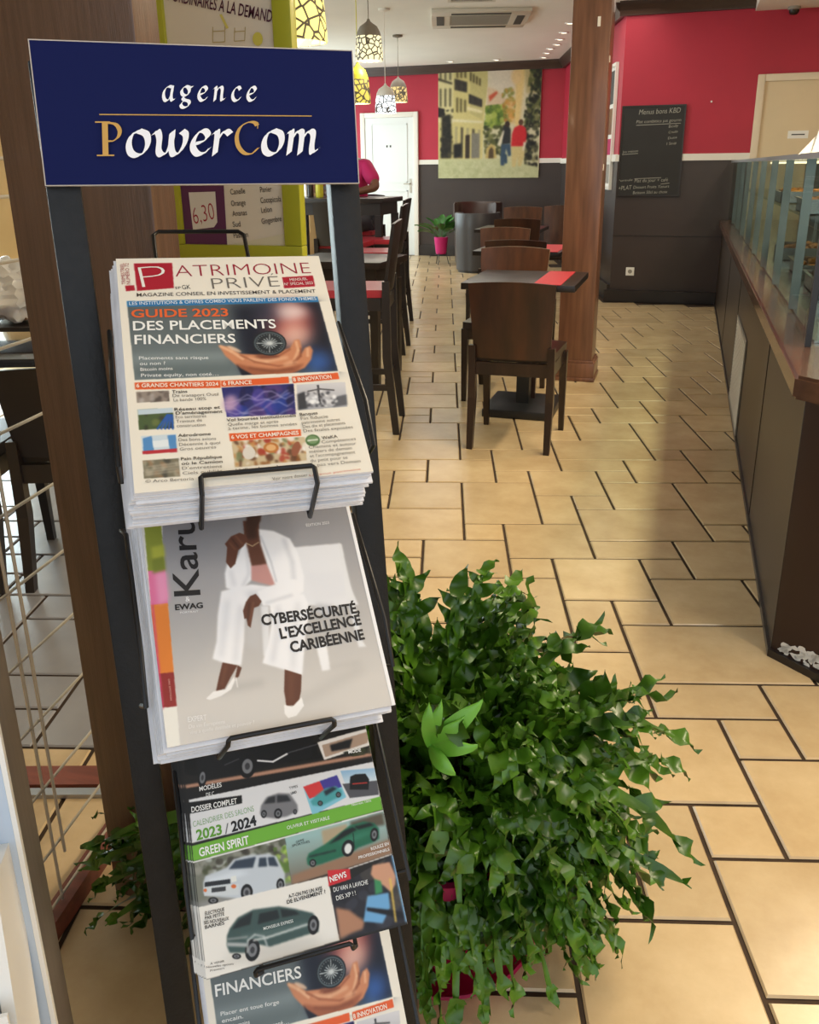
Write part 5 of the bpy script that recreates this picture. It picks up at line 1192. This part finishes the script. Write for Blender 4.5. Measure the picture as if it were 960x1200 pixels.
    im.poly([(512, 540), (520, 500), (545, 490), (568, 530), (568, 620), (512, 626)], (46, 48, 54), .6); im.ell((545, 494), 16, 20, (60, 44, 38)); im.poly([(480, 630), (520, 530), (526, 540), (506, 640)], (226, 222, 214), .5); im.poly([(508, 624), (568, 622), (574, 700), (556, 706), (540, 650), (530, 766), (506, 764), (504, 690)], (62, 86, 118), .6); im.poly([(520, 690), (546, 690), (550, 750), (534, 754)], (54, 78, 108), .6)
    im.poly([(572, 640), (576, 560), (590, 518), (630, 498), (662, 520), (672, 570), (660, 640), (620, 646)], (204, 42, 54), .6); im.ell((632, 484), 15, 20, (96, 70, 54)); im.poly([(574, 640), (656, 640), (660, 700), (640, 772), (620, 772), (616, 700), (604, 776), (580, 776), (578, 720)], (212, 196, 150), .6); im.poly([(652, 610), (670, 616), (656, 672), (646, 668)], (226, 222, 214), .5)
    im.noise([(80, 90), (770, 90), (770, 870), (80, 870)], 7, 2); im.a = (blur(im.a, 1)*1.08-10)*np.array([.97, .95, .86]); im.noise([(80, 90), (770, 90), (770, 870), (80, 870)], 4, 1)
    sh = Sheet(); sh.image(im, 0, 0, W, Hh)
    sh.build('photo_print', t, 'print_matt', Matrix(((1, 0, 0, 0), (0, 0, -1, -.0006), (0, 1, 0, 0), (0, 0, 0, 1))))
mural()
def collage():
    # framed pictures on the angled side wall, just beyond the corner
    d = Vector((SW1[0]-SW0[0], SW1[1]-SW0[1], 0)).normalized(); nrm = Vector((-d.y, d.x, 0)); p = Vector((SW0[0], SW0[1], 0))+d*.22+nrm*.002
    t = thing('picture_frame', 'tall white framed set of pictures on the angled side wall', 'picture frame', (p.x, p.y, 1.06))
    R = Matrix(((d.x, nrm.x, 0), (d.y, nrm.y, 0), (0, 0, 1))).to_4x4(); t.matrix_world = Matrix.Translation(p+Vector((0, 0, 1.06))) @ R
    L, Hh = .85, 1.16
    mb = MB(); mb.b2((0, 0, 0), (L, .03, .03)); mb.b2((0, 0, Hh-.03), (L, .03, Hh)); mb.b2((0, 0, .03), (.03, .03, Hh-.03)); mb.b2((L-.03, 0, .03), (L, .03, Hh-.03)); mb.build('frame', 'white_trim', t)
    MB().b2((.03, 0, .03), (L-.03, .012, Hh-.03)).build('mount', 'paper', t)
    for (x0, x1, z0, z1, m) in ((.06, L-.06, .80, 1.10, 'grille_dark'), (.06, L-.06, .52, .76, 'wood_post'), (.06, L-.06, .28, .48, 'magenta_shirt'), (.06, L-.06, .06, .24, 'ac_grey')): MB().b2((x0, .012, z0), (x1, .014, z1)).build('picture', m, t)
collage()
def outlet():
    t = thing('wall_socket', 'white electrical socket low on the dark wall under the chalkboard', 'socket', (-.50, YC, .255))
    MB().b2((-.04, -.010, 0), (.04, 0, .08), bev=.003).build('plate', 'white', t)
    mb = MB(); T = Matrix.Translation((0, -.0105, .04)) @ Matrix.Rotation(PI/2, 4, 'X'); mb.prism([(.02*math.cos(2*PI*i/20), .02*math.sin(2*PI*i/20)) for i in range(20)], 0, .001, T); mb.build('socket_recess', 'ac_grey', t)
    mb = MB()
    for s in (-1, 1): mb.box((s*.009, -.012, .04), (.005, .002, .005))
    mb.build('pin_hole', 'grille_dark', t)
outlet()
o = MB().lathe([(.007, 0), (.005, .012), (.009, .014), (.009, .018)], n=12).build('wall_hook', 'white', None, (.115, YC, 1.83)); o.rotation_euler.x = PI/2; tag(o, 'tiny white hook on the red wall beside the cream door', 'hook')
# ================================================================== CEILING FITTINGS
def ac():
    t = thing('ceiling_air_conditioner', 'square white cassette air conditioner in the ceiling above the aisle', 'air conditioner', (-2.12, 9.08, CEIL-.035), .27)
    W = .47
    mb = MB(); mb.b2((-W, -W*1.06, 0), (W, -W*.62, .035), bev=.01); mb.b2((-W, W*.62, 0), (W, W*1.06, .035), bev=.01); mb.b2((-W, -W*.62, 0), (-W*.62, W*.62, .035)); mb.b2((W*.62, -W*.62, 0), (W, W*.62, .035)); mb.build('casing', 'ac_white', t)
    mb = MB(); mb.b2((-W*.62, -W*.62, .006), (W*.62, W*.62, .034)); 
    for k in range(14): mb.b2((-W*.58, -W*.56+k*.04, .001), (W*.58, -W*.56+k*.04+.022, .0065))
    mb.build('intake_grille', 'ac_grey', t)
    for lo, hi in (((-W*.6, -W*.92, -.003), (W*.6, -W*.74, .0)), ((-W*.6, W*.74, -.003), (W*.6, W*.92, .0)), ((-W*.9, -W*.55, -.003), (-W*.74, W*.55, .0)), ((W*.74, -W*.55, -.003), (W*.9, W*.55, .0))): MB().b2(lo, hi).build('air_slot', 'grille_dark', t)
ac()
def vent():
    t = thing('ceiling_vent', 'square beige ceiling vent grille beside the air conditioner', 'vent', (-1.93, 7.98, CEIL-.02), .27)
    mb = MB(); W = .21
    for lo, hi in (((-W, -W, 0), (W, -W+.03, .02)), ((-W, W-.03, 0), (W, W, .02)), ((-W, -W+.03, 0), (-W+.03, W-.03, .02)), ((W-.03, -W+.03, 0), (W, W-.03, .02))): mb.b2(lo, hi)
    mb.build('frame', 'ac_white', t)
    mb = MB()
    for k in range(10): mb.b2((-W+.03, -W+.04+k*.034, .004), (W-.03, -W+.058+k*.034, .018))
    mb.build('slats', 'ac_grey', t)
vent()
rowR = [(-1.334, 9.811), (-1.482, 10.444), (-1.600, 10.96), (-1.693, 11.393), (-1.83, 11.757), (-1.936, 12.165)]
rowB = [(-2.05, 12.62), (-2.703, 12.636), (-3.344, 12.574)]
for k, (x, y) in enumerate(rowR+rowB):
    lb = ('%s recessed ceiling spotlight of the row towards the back corner, counted from the column' % ORD[k]) if k < 6 else ('%s recessed ceiling spotlight above the wall picture, counted from the corner' % ORD[k-6])
    t = thing('ceiling_spotlight', lb, 'spotlight', (x, y, CEIL), 0, 'recessed ceiling spotlights')
    mb = MB(); mb.lathe([(.034, -.001), (.036, -.008), (.052, -.008), (.055, 0)], n=24, caps=False); mb.build('trim_ring', 'white', t)
    MB().lathe([(.001, -.004), (.034, -.004)], n=20, caps=False).build('lens', 'spot', t)
def security():
    t = thing('security_camera', 'small dark dome security camera under the lowered ceiling', 'security camera', (.55, 7.6, 2.555))
    p = onplane(926, 16, (0, 0, 2.555), np.array([0, 0, 1.])); t.location = (p[0], min(p[1], 8.7), 2.555)
    MB().lathe([(.05, 0), (.052, -.02), (.045, -.025)], n=26).build('base', 'ac_grey', t)
    MB().lathe([(.043, -.025), (.04, -.045), (.028, -.06), (.001, -.066)], n=26).build('dome', 'black_wood', t)
security()
def pendant(label, x, y, zb, d, h, col, es, shell):
    t = thing('pendant_lamp', label, 'pendant lamp', (x, y, CEIL), 0, 'pendant lamps'); r = d/2
    zt = zb+h-CEIL; z0 = zb-CEIL
    MB().lathe([(.055, 0), (.055, -.018), (.02, -.026), (.004, -.03)], n=24).build('ceiling_rose', shell, t)
    MB().tube([(0, 0, -.03), (0, 0, zt)], .0035, 6).build('cord', shell, t)
    zm = z0+h*.62
    mb = MB(); mb.lathe([(.008, zt+.015), (.014, zt), (r*.30, zt-.012), (r*.62, zt-h*.13), (r*.80, zt-h*.26), (r*.89, zm)], n=36, caps=False); mb.build('dome', shell, t)
    mb = MB(); mb.lathe([(r*.89, zm), (r*.95, z0+h*.4), (r, z0+h*.12), (r, z0), (r*.95, z0), (r*.95, z0+h*.12), (r*.9, z0+h*.4), (r*.84, zm)], n=36, caps=False); mb.build('lace_shade', lampmat('lace_lamp_shade', col, es), t)
    MB().lathe([(.01, zt-.03), (.03, zt-.06), (.032, zt-.10), (.018, zt-.13), (.001, zt-.14)], n=18).build('bulb', BULB, t)
    l = bpy.data.lights.new('pendant_bulb_light', 'POINT'); l.energy = 4; l.color = (1, .88, .66); l.shadow_soft_size = .04; o = bpy.data.objects.new('pendant_bulb_light', l); C.objects.link(o); o.parent = t; o.location = (0, 0, z0+.02)
BULB = mat('bulb_glow', (255, 240, 210), .4, emit=(255, 240, 205), es=12)
pendant('large lace pendant lamp beside the lime green menu frame', -1.44, 3.2, 1.735, .225, .27, (255, 236, 130), 1.5, 'concrete')
pendant('grey domed lace pendant lamp to the right above the blue sign corner', -2.17, 6.0, 1.985, .19, .245, (255, 244, 190), 1.3, 'concrete')
pendant('yellow lit pendant lamp half hidden by the blue sign corner', -2.275, 6.05, 1.72, .17, .25, (250, 226, 90), 1.0, 'yellow')
pendant('white glowing pendant lamp above the white door', -2.85, 8.31, 1.787, .20, .25, (236, 246, 250), 2.0, 'white_trim')
pendant('smallest looking lace pendant lamp, in front of the red back wall', -3.25, 9.93, 1.996, .21, .255, (255, 222, 140), .9, 'concrete')
# ================================================================== MENU FRAME BEHIND THE RACK
def menu():
    y = 1.5; cx, zb, Hh, W = -.823, 1.118, .56, .287
    t = thing('menu_board', 'lime green framed drinks menu standing behind the rack', 'menu board', (cx, y, 0)); h = W/2
    mb = MB(); f = .036
    for lo, hi in (((-h, -.012, zb), (h, .012, zb+f)), ((-h, -.012, zb+Hh-f), (h, .012, zb+Hh)), ((-h, -.012, zb+f), (-h+f, .012, zb+Hh-f)), ((h-f, -.012, zb+f), (h, .012, zb+Hh-f))): mb.b2(lo, hi, bev=.003)
    mb.build('frame', 'green_frame', t)
    MB().b2((-h+f, -.004, zb+f), (h-f, .008, zb+Hh-f)).build('sheet_backing', 'menu_paper', t)
    P = Plane((cx-h+f, y-.0045, zb+f), (1, 0, 0), (0, 0, 1), 0)
    P.u = np.array([1., 0, 0]); P.v = np.array([0, 0, 1.]); P.n = np.array([0, -1., 0])
    sh = Sheet(); g1 = P.crop(180, 180, 4.0); g0 = P.crop(0, 0, 2.1818)
    sw, shh = W-2*f, Hh-2*f
    a = g1(163, 140); b = g1(330, 140); c = g1(346, 430); d = g1(188, 455)
    sh.poly([(0, b[1]+.02), (b[0], b[1]+.02), (c[0], c[1]), (0, d[1])], (96, 46, 86))
    q = [g1(165, 182), g1(290, 178), g1(300, 322), g1(284, 345), g1(186, 357)]; sh.poly(q, (232, 226, 216), .0004)
    sh.z += .0005; rd = (168, 34, 56)
    sh.text('6,30', g1(192, 332), g1(290, 306), .030, rd, -.012, .12)
    sh.poly([(0, d[1]), g1(346, 430), (sw, g1(640, 375)[1]), (sw, 0), (0, 0)], (226, 216, 184))
    tx = (70, 64, 62)
    for st, x0, y0, x1, y1 in (('Canelle', 362, 192, 432, 186), ('Orange', 366, 246, 434, 241), ('Ananas', 372, 294, 440, 288), ('Sud', 374, 344, 410, 341), ('Passion', 378, 396, 446, 390), ('Panier', 502, 182, 556, 178), ('Cocopicola', 504, 232, 600, 224), ('Lelon', 508, 278, 558, 272), ('Gingembre', 510, 330, 602, 316)):
        A, B = g1(x0, y0), g1(x1, y1); sh.text(st, A, B, .0098, tx, .004)
    A, B = g0(470, 12), g0(706, 60); sh.text('JUS ORDINAIRES À LA DEMANDE', (A[0]-.05, A[1]+.014), B, .019, (86, 40, 60), .012)
    # drawn glasses and a lemon
    A = g0(560, 108); s = .0009
    for dx, ww, hh in ((0, 30, 28), (48, 26, 24)):
        x0, y0 = A[0]+dx*s-.012, A[1]
        for p, q2 in (((0, 0), (3, hh)), ((ww, hh), (ww-3, 0)), ((0, 0), (ww-3, 0)), ((3, hh*.7), (ww-2, hh*.7))):
            X0, Y0, X1, Y1 = x0+p[0]*s, y0+p[1]*s, x0+q2[0]*s, y0+q2[1]*s; dd = np.array([Y0-Y1, X1-X0]); dd = dd/np.hypot(*dd)*.0007
            sh.poly([(X0+dd[0], Y0+dd[1]), (X1+dd[0], Y1+dd[1]), (X1-dd[0], Y1-dd[1]), (X0-dd[0], Y0-dd[1])], (190, 170, 110))
    sh.poly([g0(562, 38), g0(568, 36), g0(586, 72), g0(580, 74)], (222, 208, 110)); L = g0(660, 100); sh.poly([(L[0]+.010*math.cos(k*PI/8), L[1]+.011*math.sin(k*PI/8)) for k in range(16)], (216, 204, 90))
    sh.build('printed_sheet', t, 'print', Matrix.Translation((-h+f, -.0045, zb+f)) @ Matrix(((1, 0, 0, 0), (0, 0, -1, 0), (0, 1, 0, 0), (0, 0, 0, 1))))
    mb = MB(); mb.b2((-.012, -.010, .02), (.012, .010, zb)); mb.build('pole', 'black_metal', t)
    mb = MB(); mb.lathe([(.12, 0), (.12, .01), (.02, .022)], n=30); mb.build('base', 'black_metal', t)
menu()
# ================================================================== LEFT SIDE BEYOND THE TIMBER POST
GD = Vector((-.137, .991, 0)).normalized(); G0 = Vector((-.972, .95, 0))
def grid():
    t = thing('wire_grid_panel', 'steel wire grid panel with double uprights beside the timber post', 'grid panel', G0)
    mb = MB(); n = Vector((GD.y, -GD.x, 0))
    for z in (.055, .16, .285, .41, .535, .66, .785, .91, 1.035, 1.16, 1.255, 1.31, 1.44, 1.57): mb.tube([GD*-.30+Vector((0, 0, z)), GD*.35+Vector((0, 0, z))], .0028, 6)
    mb.build('cross_wires', 'steel', t)
    mb = MB()
    for s, e, zb in ((.005, 0, .045), (.020, .010, .14)):
        mb.tube([GD*s+n*e+Vector((0, 0, zb)), GD*s+n*e+Vector((0, 0, 1.26))], .0028, 6)
    for s in (.30, -.26): mb.tube([GD*s+Vector((0, 0, .01)), GD*s+Vector((0, 0, 1.60))], .0035, 6)
    mb.build('uprights', 'steel', t)
grid()
def totem():
    # slim display stand close on the left: grey metal side, pale glossy front
    c = Vector((-.565, .516, 0)); ang = math.radians(30); t = thing('leaflet_stand', 'tall grey metal leaflet stand at the left edge of the photo', 'display stand', c, ang)
    W, D, Hh = .42, .062, 1.12
    MB().b2((-W, .004, 0), (0, D, Hh), bev=.002).build('body', 'brushed', t)
    MB().b2((-W+.006, 0, .03), (-.004, .004, Hh-.03)).build('front_panel', 'pale_panel', t)
    MB().b2((-.0035, -.0012, 0), (.0012, .005, Hh)).build('edge_strip', 'white', t)
    mb = MB()
    for x in (-.012, -.264): mb.box((x-.004, -.035, .55), (.012, .066, .26), R=Matrix.Rotation(-.12, 3, 'X'))
    mb.box((-.142, -.052, .438), (.262, .066, .012)); mb.box((-.142, -.086, .50), (.262, .004, .12)); mb.build('leaflet_holder', 'white', t)
    T = t.matrix_world if False else Matrix.Translation(c) @ Matrix.Rotation(ang, 4, 'Z')
    o = MB().b2((0, 0, 0), (.20, .012, .29)).build('leaflet', 'blue_print'); o.matrix_world = T @ Matrix.Translation((-.241, -.070, .447)) @ Matrix.Rotation(-.12, 4, 'X'); tag(o, 'blue printed leaflet in the holder of the grey leaflet stand', 'leaflet')
totem()
make_chair('dining_chair', 'very dark wooden chair behind the wire grid, partly hidden by the timber post', 'chair', top=.73, loc=(-1.80, 2.28, 0), rz=.34, woods=('black_wood', 'black_wood'), wtop=.46, wbot=.42)
make_chair('dining_chair', 'very dark wooden chair behind the wire grid, second from the timber post', 'chair', top=.73, loc=(-2.30, 2.10, 0), rz=.34, woods=('black_wood', 'black_wood'), wtop=.46, wbot=.42)
def side_table():
    t = thing('cafe_table', 'dark glossy table beyond the wire grid reflecting the window', 'table', (-2.36, 2.62, 0), .34)
    M['table_gloss'] = mat('glossy_dark_table', (44, 38, 38), .08, coat=.6)
    MB().b2((-.6, -.42, .67), (.6, .42, .70), bev=.004).build('tabletop', 'table_gloss', t)
    for sx in (-1, 1):
        for sy in (-1, 1): MB().taper((sx*.52, sy*.35, 0), (sx*.52, sy*.35, .67), .022, .028).build('leg', 'black_wood', t)
side_table()
def tray_and_bag():
    c = Vector((-2.40, 2.58, .7002)); t = thing('wire_tray_stand', 'black two level tray stand on the glossy table by the window', 'tray stand', c, .3)
    MB().b2((-.28, -.16, .05), (.28, .16, .065)).build('tray', 'black_wood', t)
    mb = MB()
    for sx in (-1, 1):
        for sy in (-1, 1): mb.tube([(sx*.25, sy*.13, 0), (sx*.25, sy*.13, .05)], .008)
    mb.build('leg', 'wire', t)
    mb = MB(); rg = random.Random(8)
    v = bmesh.ops.create_icosphere(mb.bm, subdivisions=4, radius=1)['verts']
    for q in v:
        p = q.co.normalized(); k = 1+.10*math.sin(7*p.x+3*p.z)+.08*math.sin(11*p.y+5*p.x)+.05*math.sin(23*p.z+9*p.y); q.co = Vector((p.x*.15*k, p.y*.12*k, max(-.6, p.z)*.13*k))
    lo = min(q.co.z for q in v)
    for q in v: q.co.z -= lo
    for f in mb.bm.faces: f.smooth = True
    o = mb.build('plastic_bag', 'bag', None, c+Vector((.04, .0, .0655))); tag(o, 'crumpled clear plastic bag on the black tray by the window', 'bag')
    mb = MB(); 
    for k in range(7):
        v = bmesh.ops.create_icosphere(mb.bm, subdivisions=1, radius=.03)['verts']
        for q in v: q.co += Vector((rg.uniform(-.05, .07), rg.uniform(-.05, .05), .03))
    o = mb.build('bread_pieces', 'brown_food', None, c+Vector((.06, .0, .067))); tag(o, 'brown pieces inside the clear plastic bag', 'food', kind='stuff')
tray_and_bag()
# ================================================================== PERSON AT THE FAR BAR TABLE
def skin_mesh(name, V, E, Rr, m, parent=None, sub=2, root=0):
    me = bpy.data.meshes.new(name); me.from_pydata(V, E, []); o = bpy.data.objects.new(name, me); C.objects.link(o)
    o.modifiers.new('s', 'SKIN'); sm = o.modifiers.new('d', 'SUBSURF'); sm.levels = sub; sm.render_levels = sub
    for i, sv in enumerate(me.skin_vertices[0].data): r = Rr[i]; sv.radius = r if isinstance(r, tuple) else (r, r); sv.use_root = (i == root)
    dg = bpy.context.evaluated_depsgraph_get(); ev = o.evaluated_get(dg); m2 = bpy.data.meshes.new_from_object(ev); bpy.data.objects.remove(o)
    m2.name = name; m2.materials.clear(); m2.materials.append(M[m])
    for p in m2.polygons: p.use_smooth = True
    o = bpy.data.objects.new(name, m2); C.objects.link(o)
    if parent: o.parent = parent
    return o
def person():
    c = Vector((-3.04, 7.80, 0)); t = thing('person', 'person in a magenta shirt sitting with arms on the far bar table', 'person', c)
    B = [(0, .08, .78), (0, .06, .95), (0, .02, 1.15), (0, -.02, 1.28), (0, -.05, 1.38), (0, -.072, 1.45), (0, -.085, 1.50),           # 0-6 pelvis..head
         (.17, -.02, 1.30), (.32, -.16, 1.125), (.17, -.34, 1.085), (.10, -.38, 1.082),                                            # right-hand side arm (px right)
         (-.17, -.02, 1.30), (-.30, -.18, 1.12), (-.13, -.35, 1.085), (-.06, -.38, 1.082),
         (.11, .03, .79), (.13, -.30, .80), (.12, -.24, .40), (.12, -.36, .32),
         (-.11, .03, .79), (-.13, -.30, .80), (-.12, -.24, .40), (-.12, -.36, .32)]
    E = [(0, 1), (1, 2), (2, 3), (3, 4), (4, 5), (5, 6), (3, 7), (7, 8), (8, 9), (9, 10), (3, 11), (11, 12), (12, 13), (13, 14), (0, 15), (15, 16), (16, 17), (17, 18), (0, 19), (19, 20), (20, 21), (21, 22)]
    Rr = [(.15, .11), (.14, .10), (.155, .11), (.14, .09), .055, .047, .044, .065, .042, .030, .026, .065, .042, .030, .026, .08, .06, .045, .04, .08, .06, .045, .04]
    skin_mesh('body', B, E, Rr, 'skin', t)
    # shirt and trousers follow the body
    S = [B[i] for i in (0, 1, 2, 3)]+[(0, -.04, 1.355), B[7], (.30, -.14, 1.155), B[11], (-.27, -.14, 1.155)]
    skin_mesh('shirt', S, [(0, 1), (1, 2), (2, 3), (3, 4), (3, 5), (5, 6), (3, 7), (7, 8)], [(.165, .125), (.155, .115), (.172, .125), (.152, .105), .062, .082, .066, .082, .066], 'magenta_shirt', t)
    skin_mesh('trousers', [B[0], B[15], B[16], (.12, -.25, .46), B[19], B[20], (-.12, -.25, .46)], [(0, 1), (1, 2), (2, 3), (0, 4), (4, 5), (5, 6)], [(.17, .13), .095, .075, .06, .095, .075, .06], 'trousers', t)
    for s in (1, -1):
        wr = Vector((.10*s if s > 0 else -.06, -.38, 1.082)); d = Vector((-.75*s, -.55, 0)).normalized(); sd = Vector((d.y, -d.x, 0))*s
        V = [tuple(wr), tuple(wr+d*.07)]; Ed = [(0, 1)]; R_ = [.024, (.034, .014)]
        for k, (off, L) in enumerate(((-.028, .065), (-.010, .078), (.009, .075), (.027, .058))):
            i = len(V); b = wr+d*.085+sd*off; V += [tuple(b), tuple(b+d*L*.5+Vector((0, 0, .004))), tuple(b+d*L+Vector((0, 0, -.008)))]; Ed += [(1, i), (i, i+1), (i+1, i+2)]; R_ += [.010, .009, .007]
        i = len(V); b = wr+d*.03-sd*.035; V += [tuple(b), tuple(b+d*.03-sd*.022), tuple(b+d*.06-sd*.026)]; Ed += [(0, i), (i, i+1), (i+1, i+2)]; R_ += [.012, .010, .008]
        skin_mesh('hand', V, Ed, R_, 'skin', t, sub=1)
    # head
    mb = MB(); v = bmesh.ops.create_icosphere(mb.bm, subdivisions=4, radius=1)['verts']
    for q in v:
        p = q.co.copy(); x, y, z = p
        q.co = Vector((x*.075*(1-.18*max(0, -z)), y*.095, z*.118)); 
        nose = math.exp(-((x/.16)**2+((z+.12)/.20)**2)) if y < 0 else 0; q.co.y -= .022*nose
        br = math.exp(-(((abs(x)-.36)/.2)**2+((z-.06)/.10)**2)) if y < 0 else 0; q.co.y += .010*br
        li = math.exp(-((x/.3)**2+((z+.48)/.07)**2)) if y < 0 else 0; q.co.y -= .006*li
        ch = math.exp(-((x/.3)**2+((z+.85)/.2)**2)) if y < 0 else 0; q.co.y -= .010*ch
        q.co += Vector((0, -.10, 1.575))
    for s in (-1, 1):
        w_ = bmesh.ops.create_icosphere(mb.bm, subdivisions=2, radius=1)['verts']
        for q in w_: q.co = Vector((q.co.x*.012+s*.077, q.co.y*.02-.09, q.co.z*.032+1.572))
    for f in mb.bm.faces: f.smooth = True
    mb.build('head', 'skin', t)
    mb = MB()
    for s in (-1, 1):
        w_ = bmesh.ops.create_icosphere(mb.bm, subdivisions=2, radius=.009)['verts']
        for q in w_: q.co += Vector((s*.028, -.178, 1.583))
    mb.build('eyes', 'eye', t)
    mb = MB()
    for s in (-1, 1):
        w_ = bmesh.ops.create_icosphere(mb.bm, subdivisions=2, radius=.005)['verts']
        for q in w_: q.co += Vector((s*.028, -.1845, 1.583))
    mb.box((0, -.1985, 1.519), (.04, .006, .006), bev=.002); mb.build('pupils_and_mouth', 'hair', t)
    mb = MB(); v = bmesh.ops.create_icosphere(mb.bm, subdivisions=4, radius=1)['verts']
    for q in v:
        p = q.co; q.co = Vector((p.x*.084, p.y*.104+.004, p.z*.122+.006))+Vector((0, -.10, 1.578))
    bmesh.ops.delete(mb.bm, geom=[q for q in mb.bm.verts if (q.co.y < -.135 and q.co.z < 1.64) or q.co.z < 1.545], context='VERTS')
    for f in mb.bm.faces: f.smooth = True
    mb.build('hair', 'hair', t)
person()
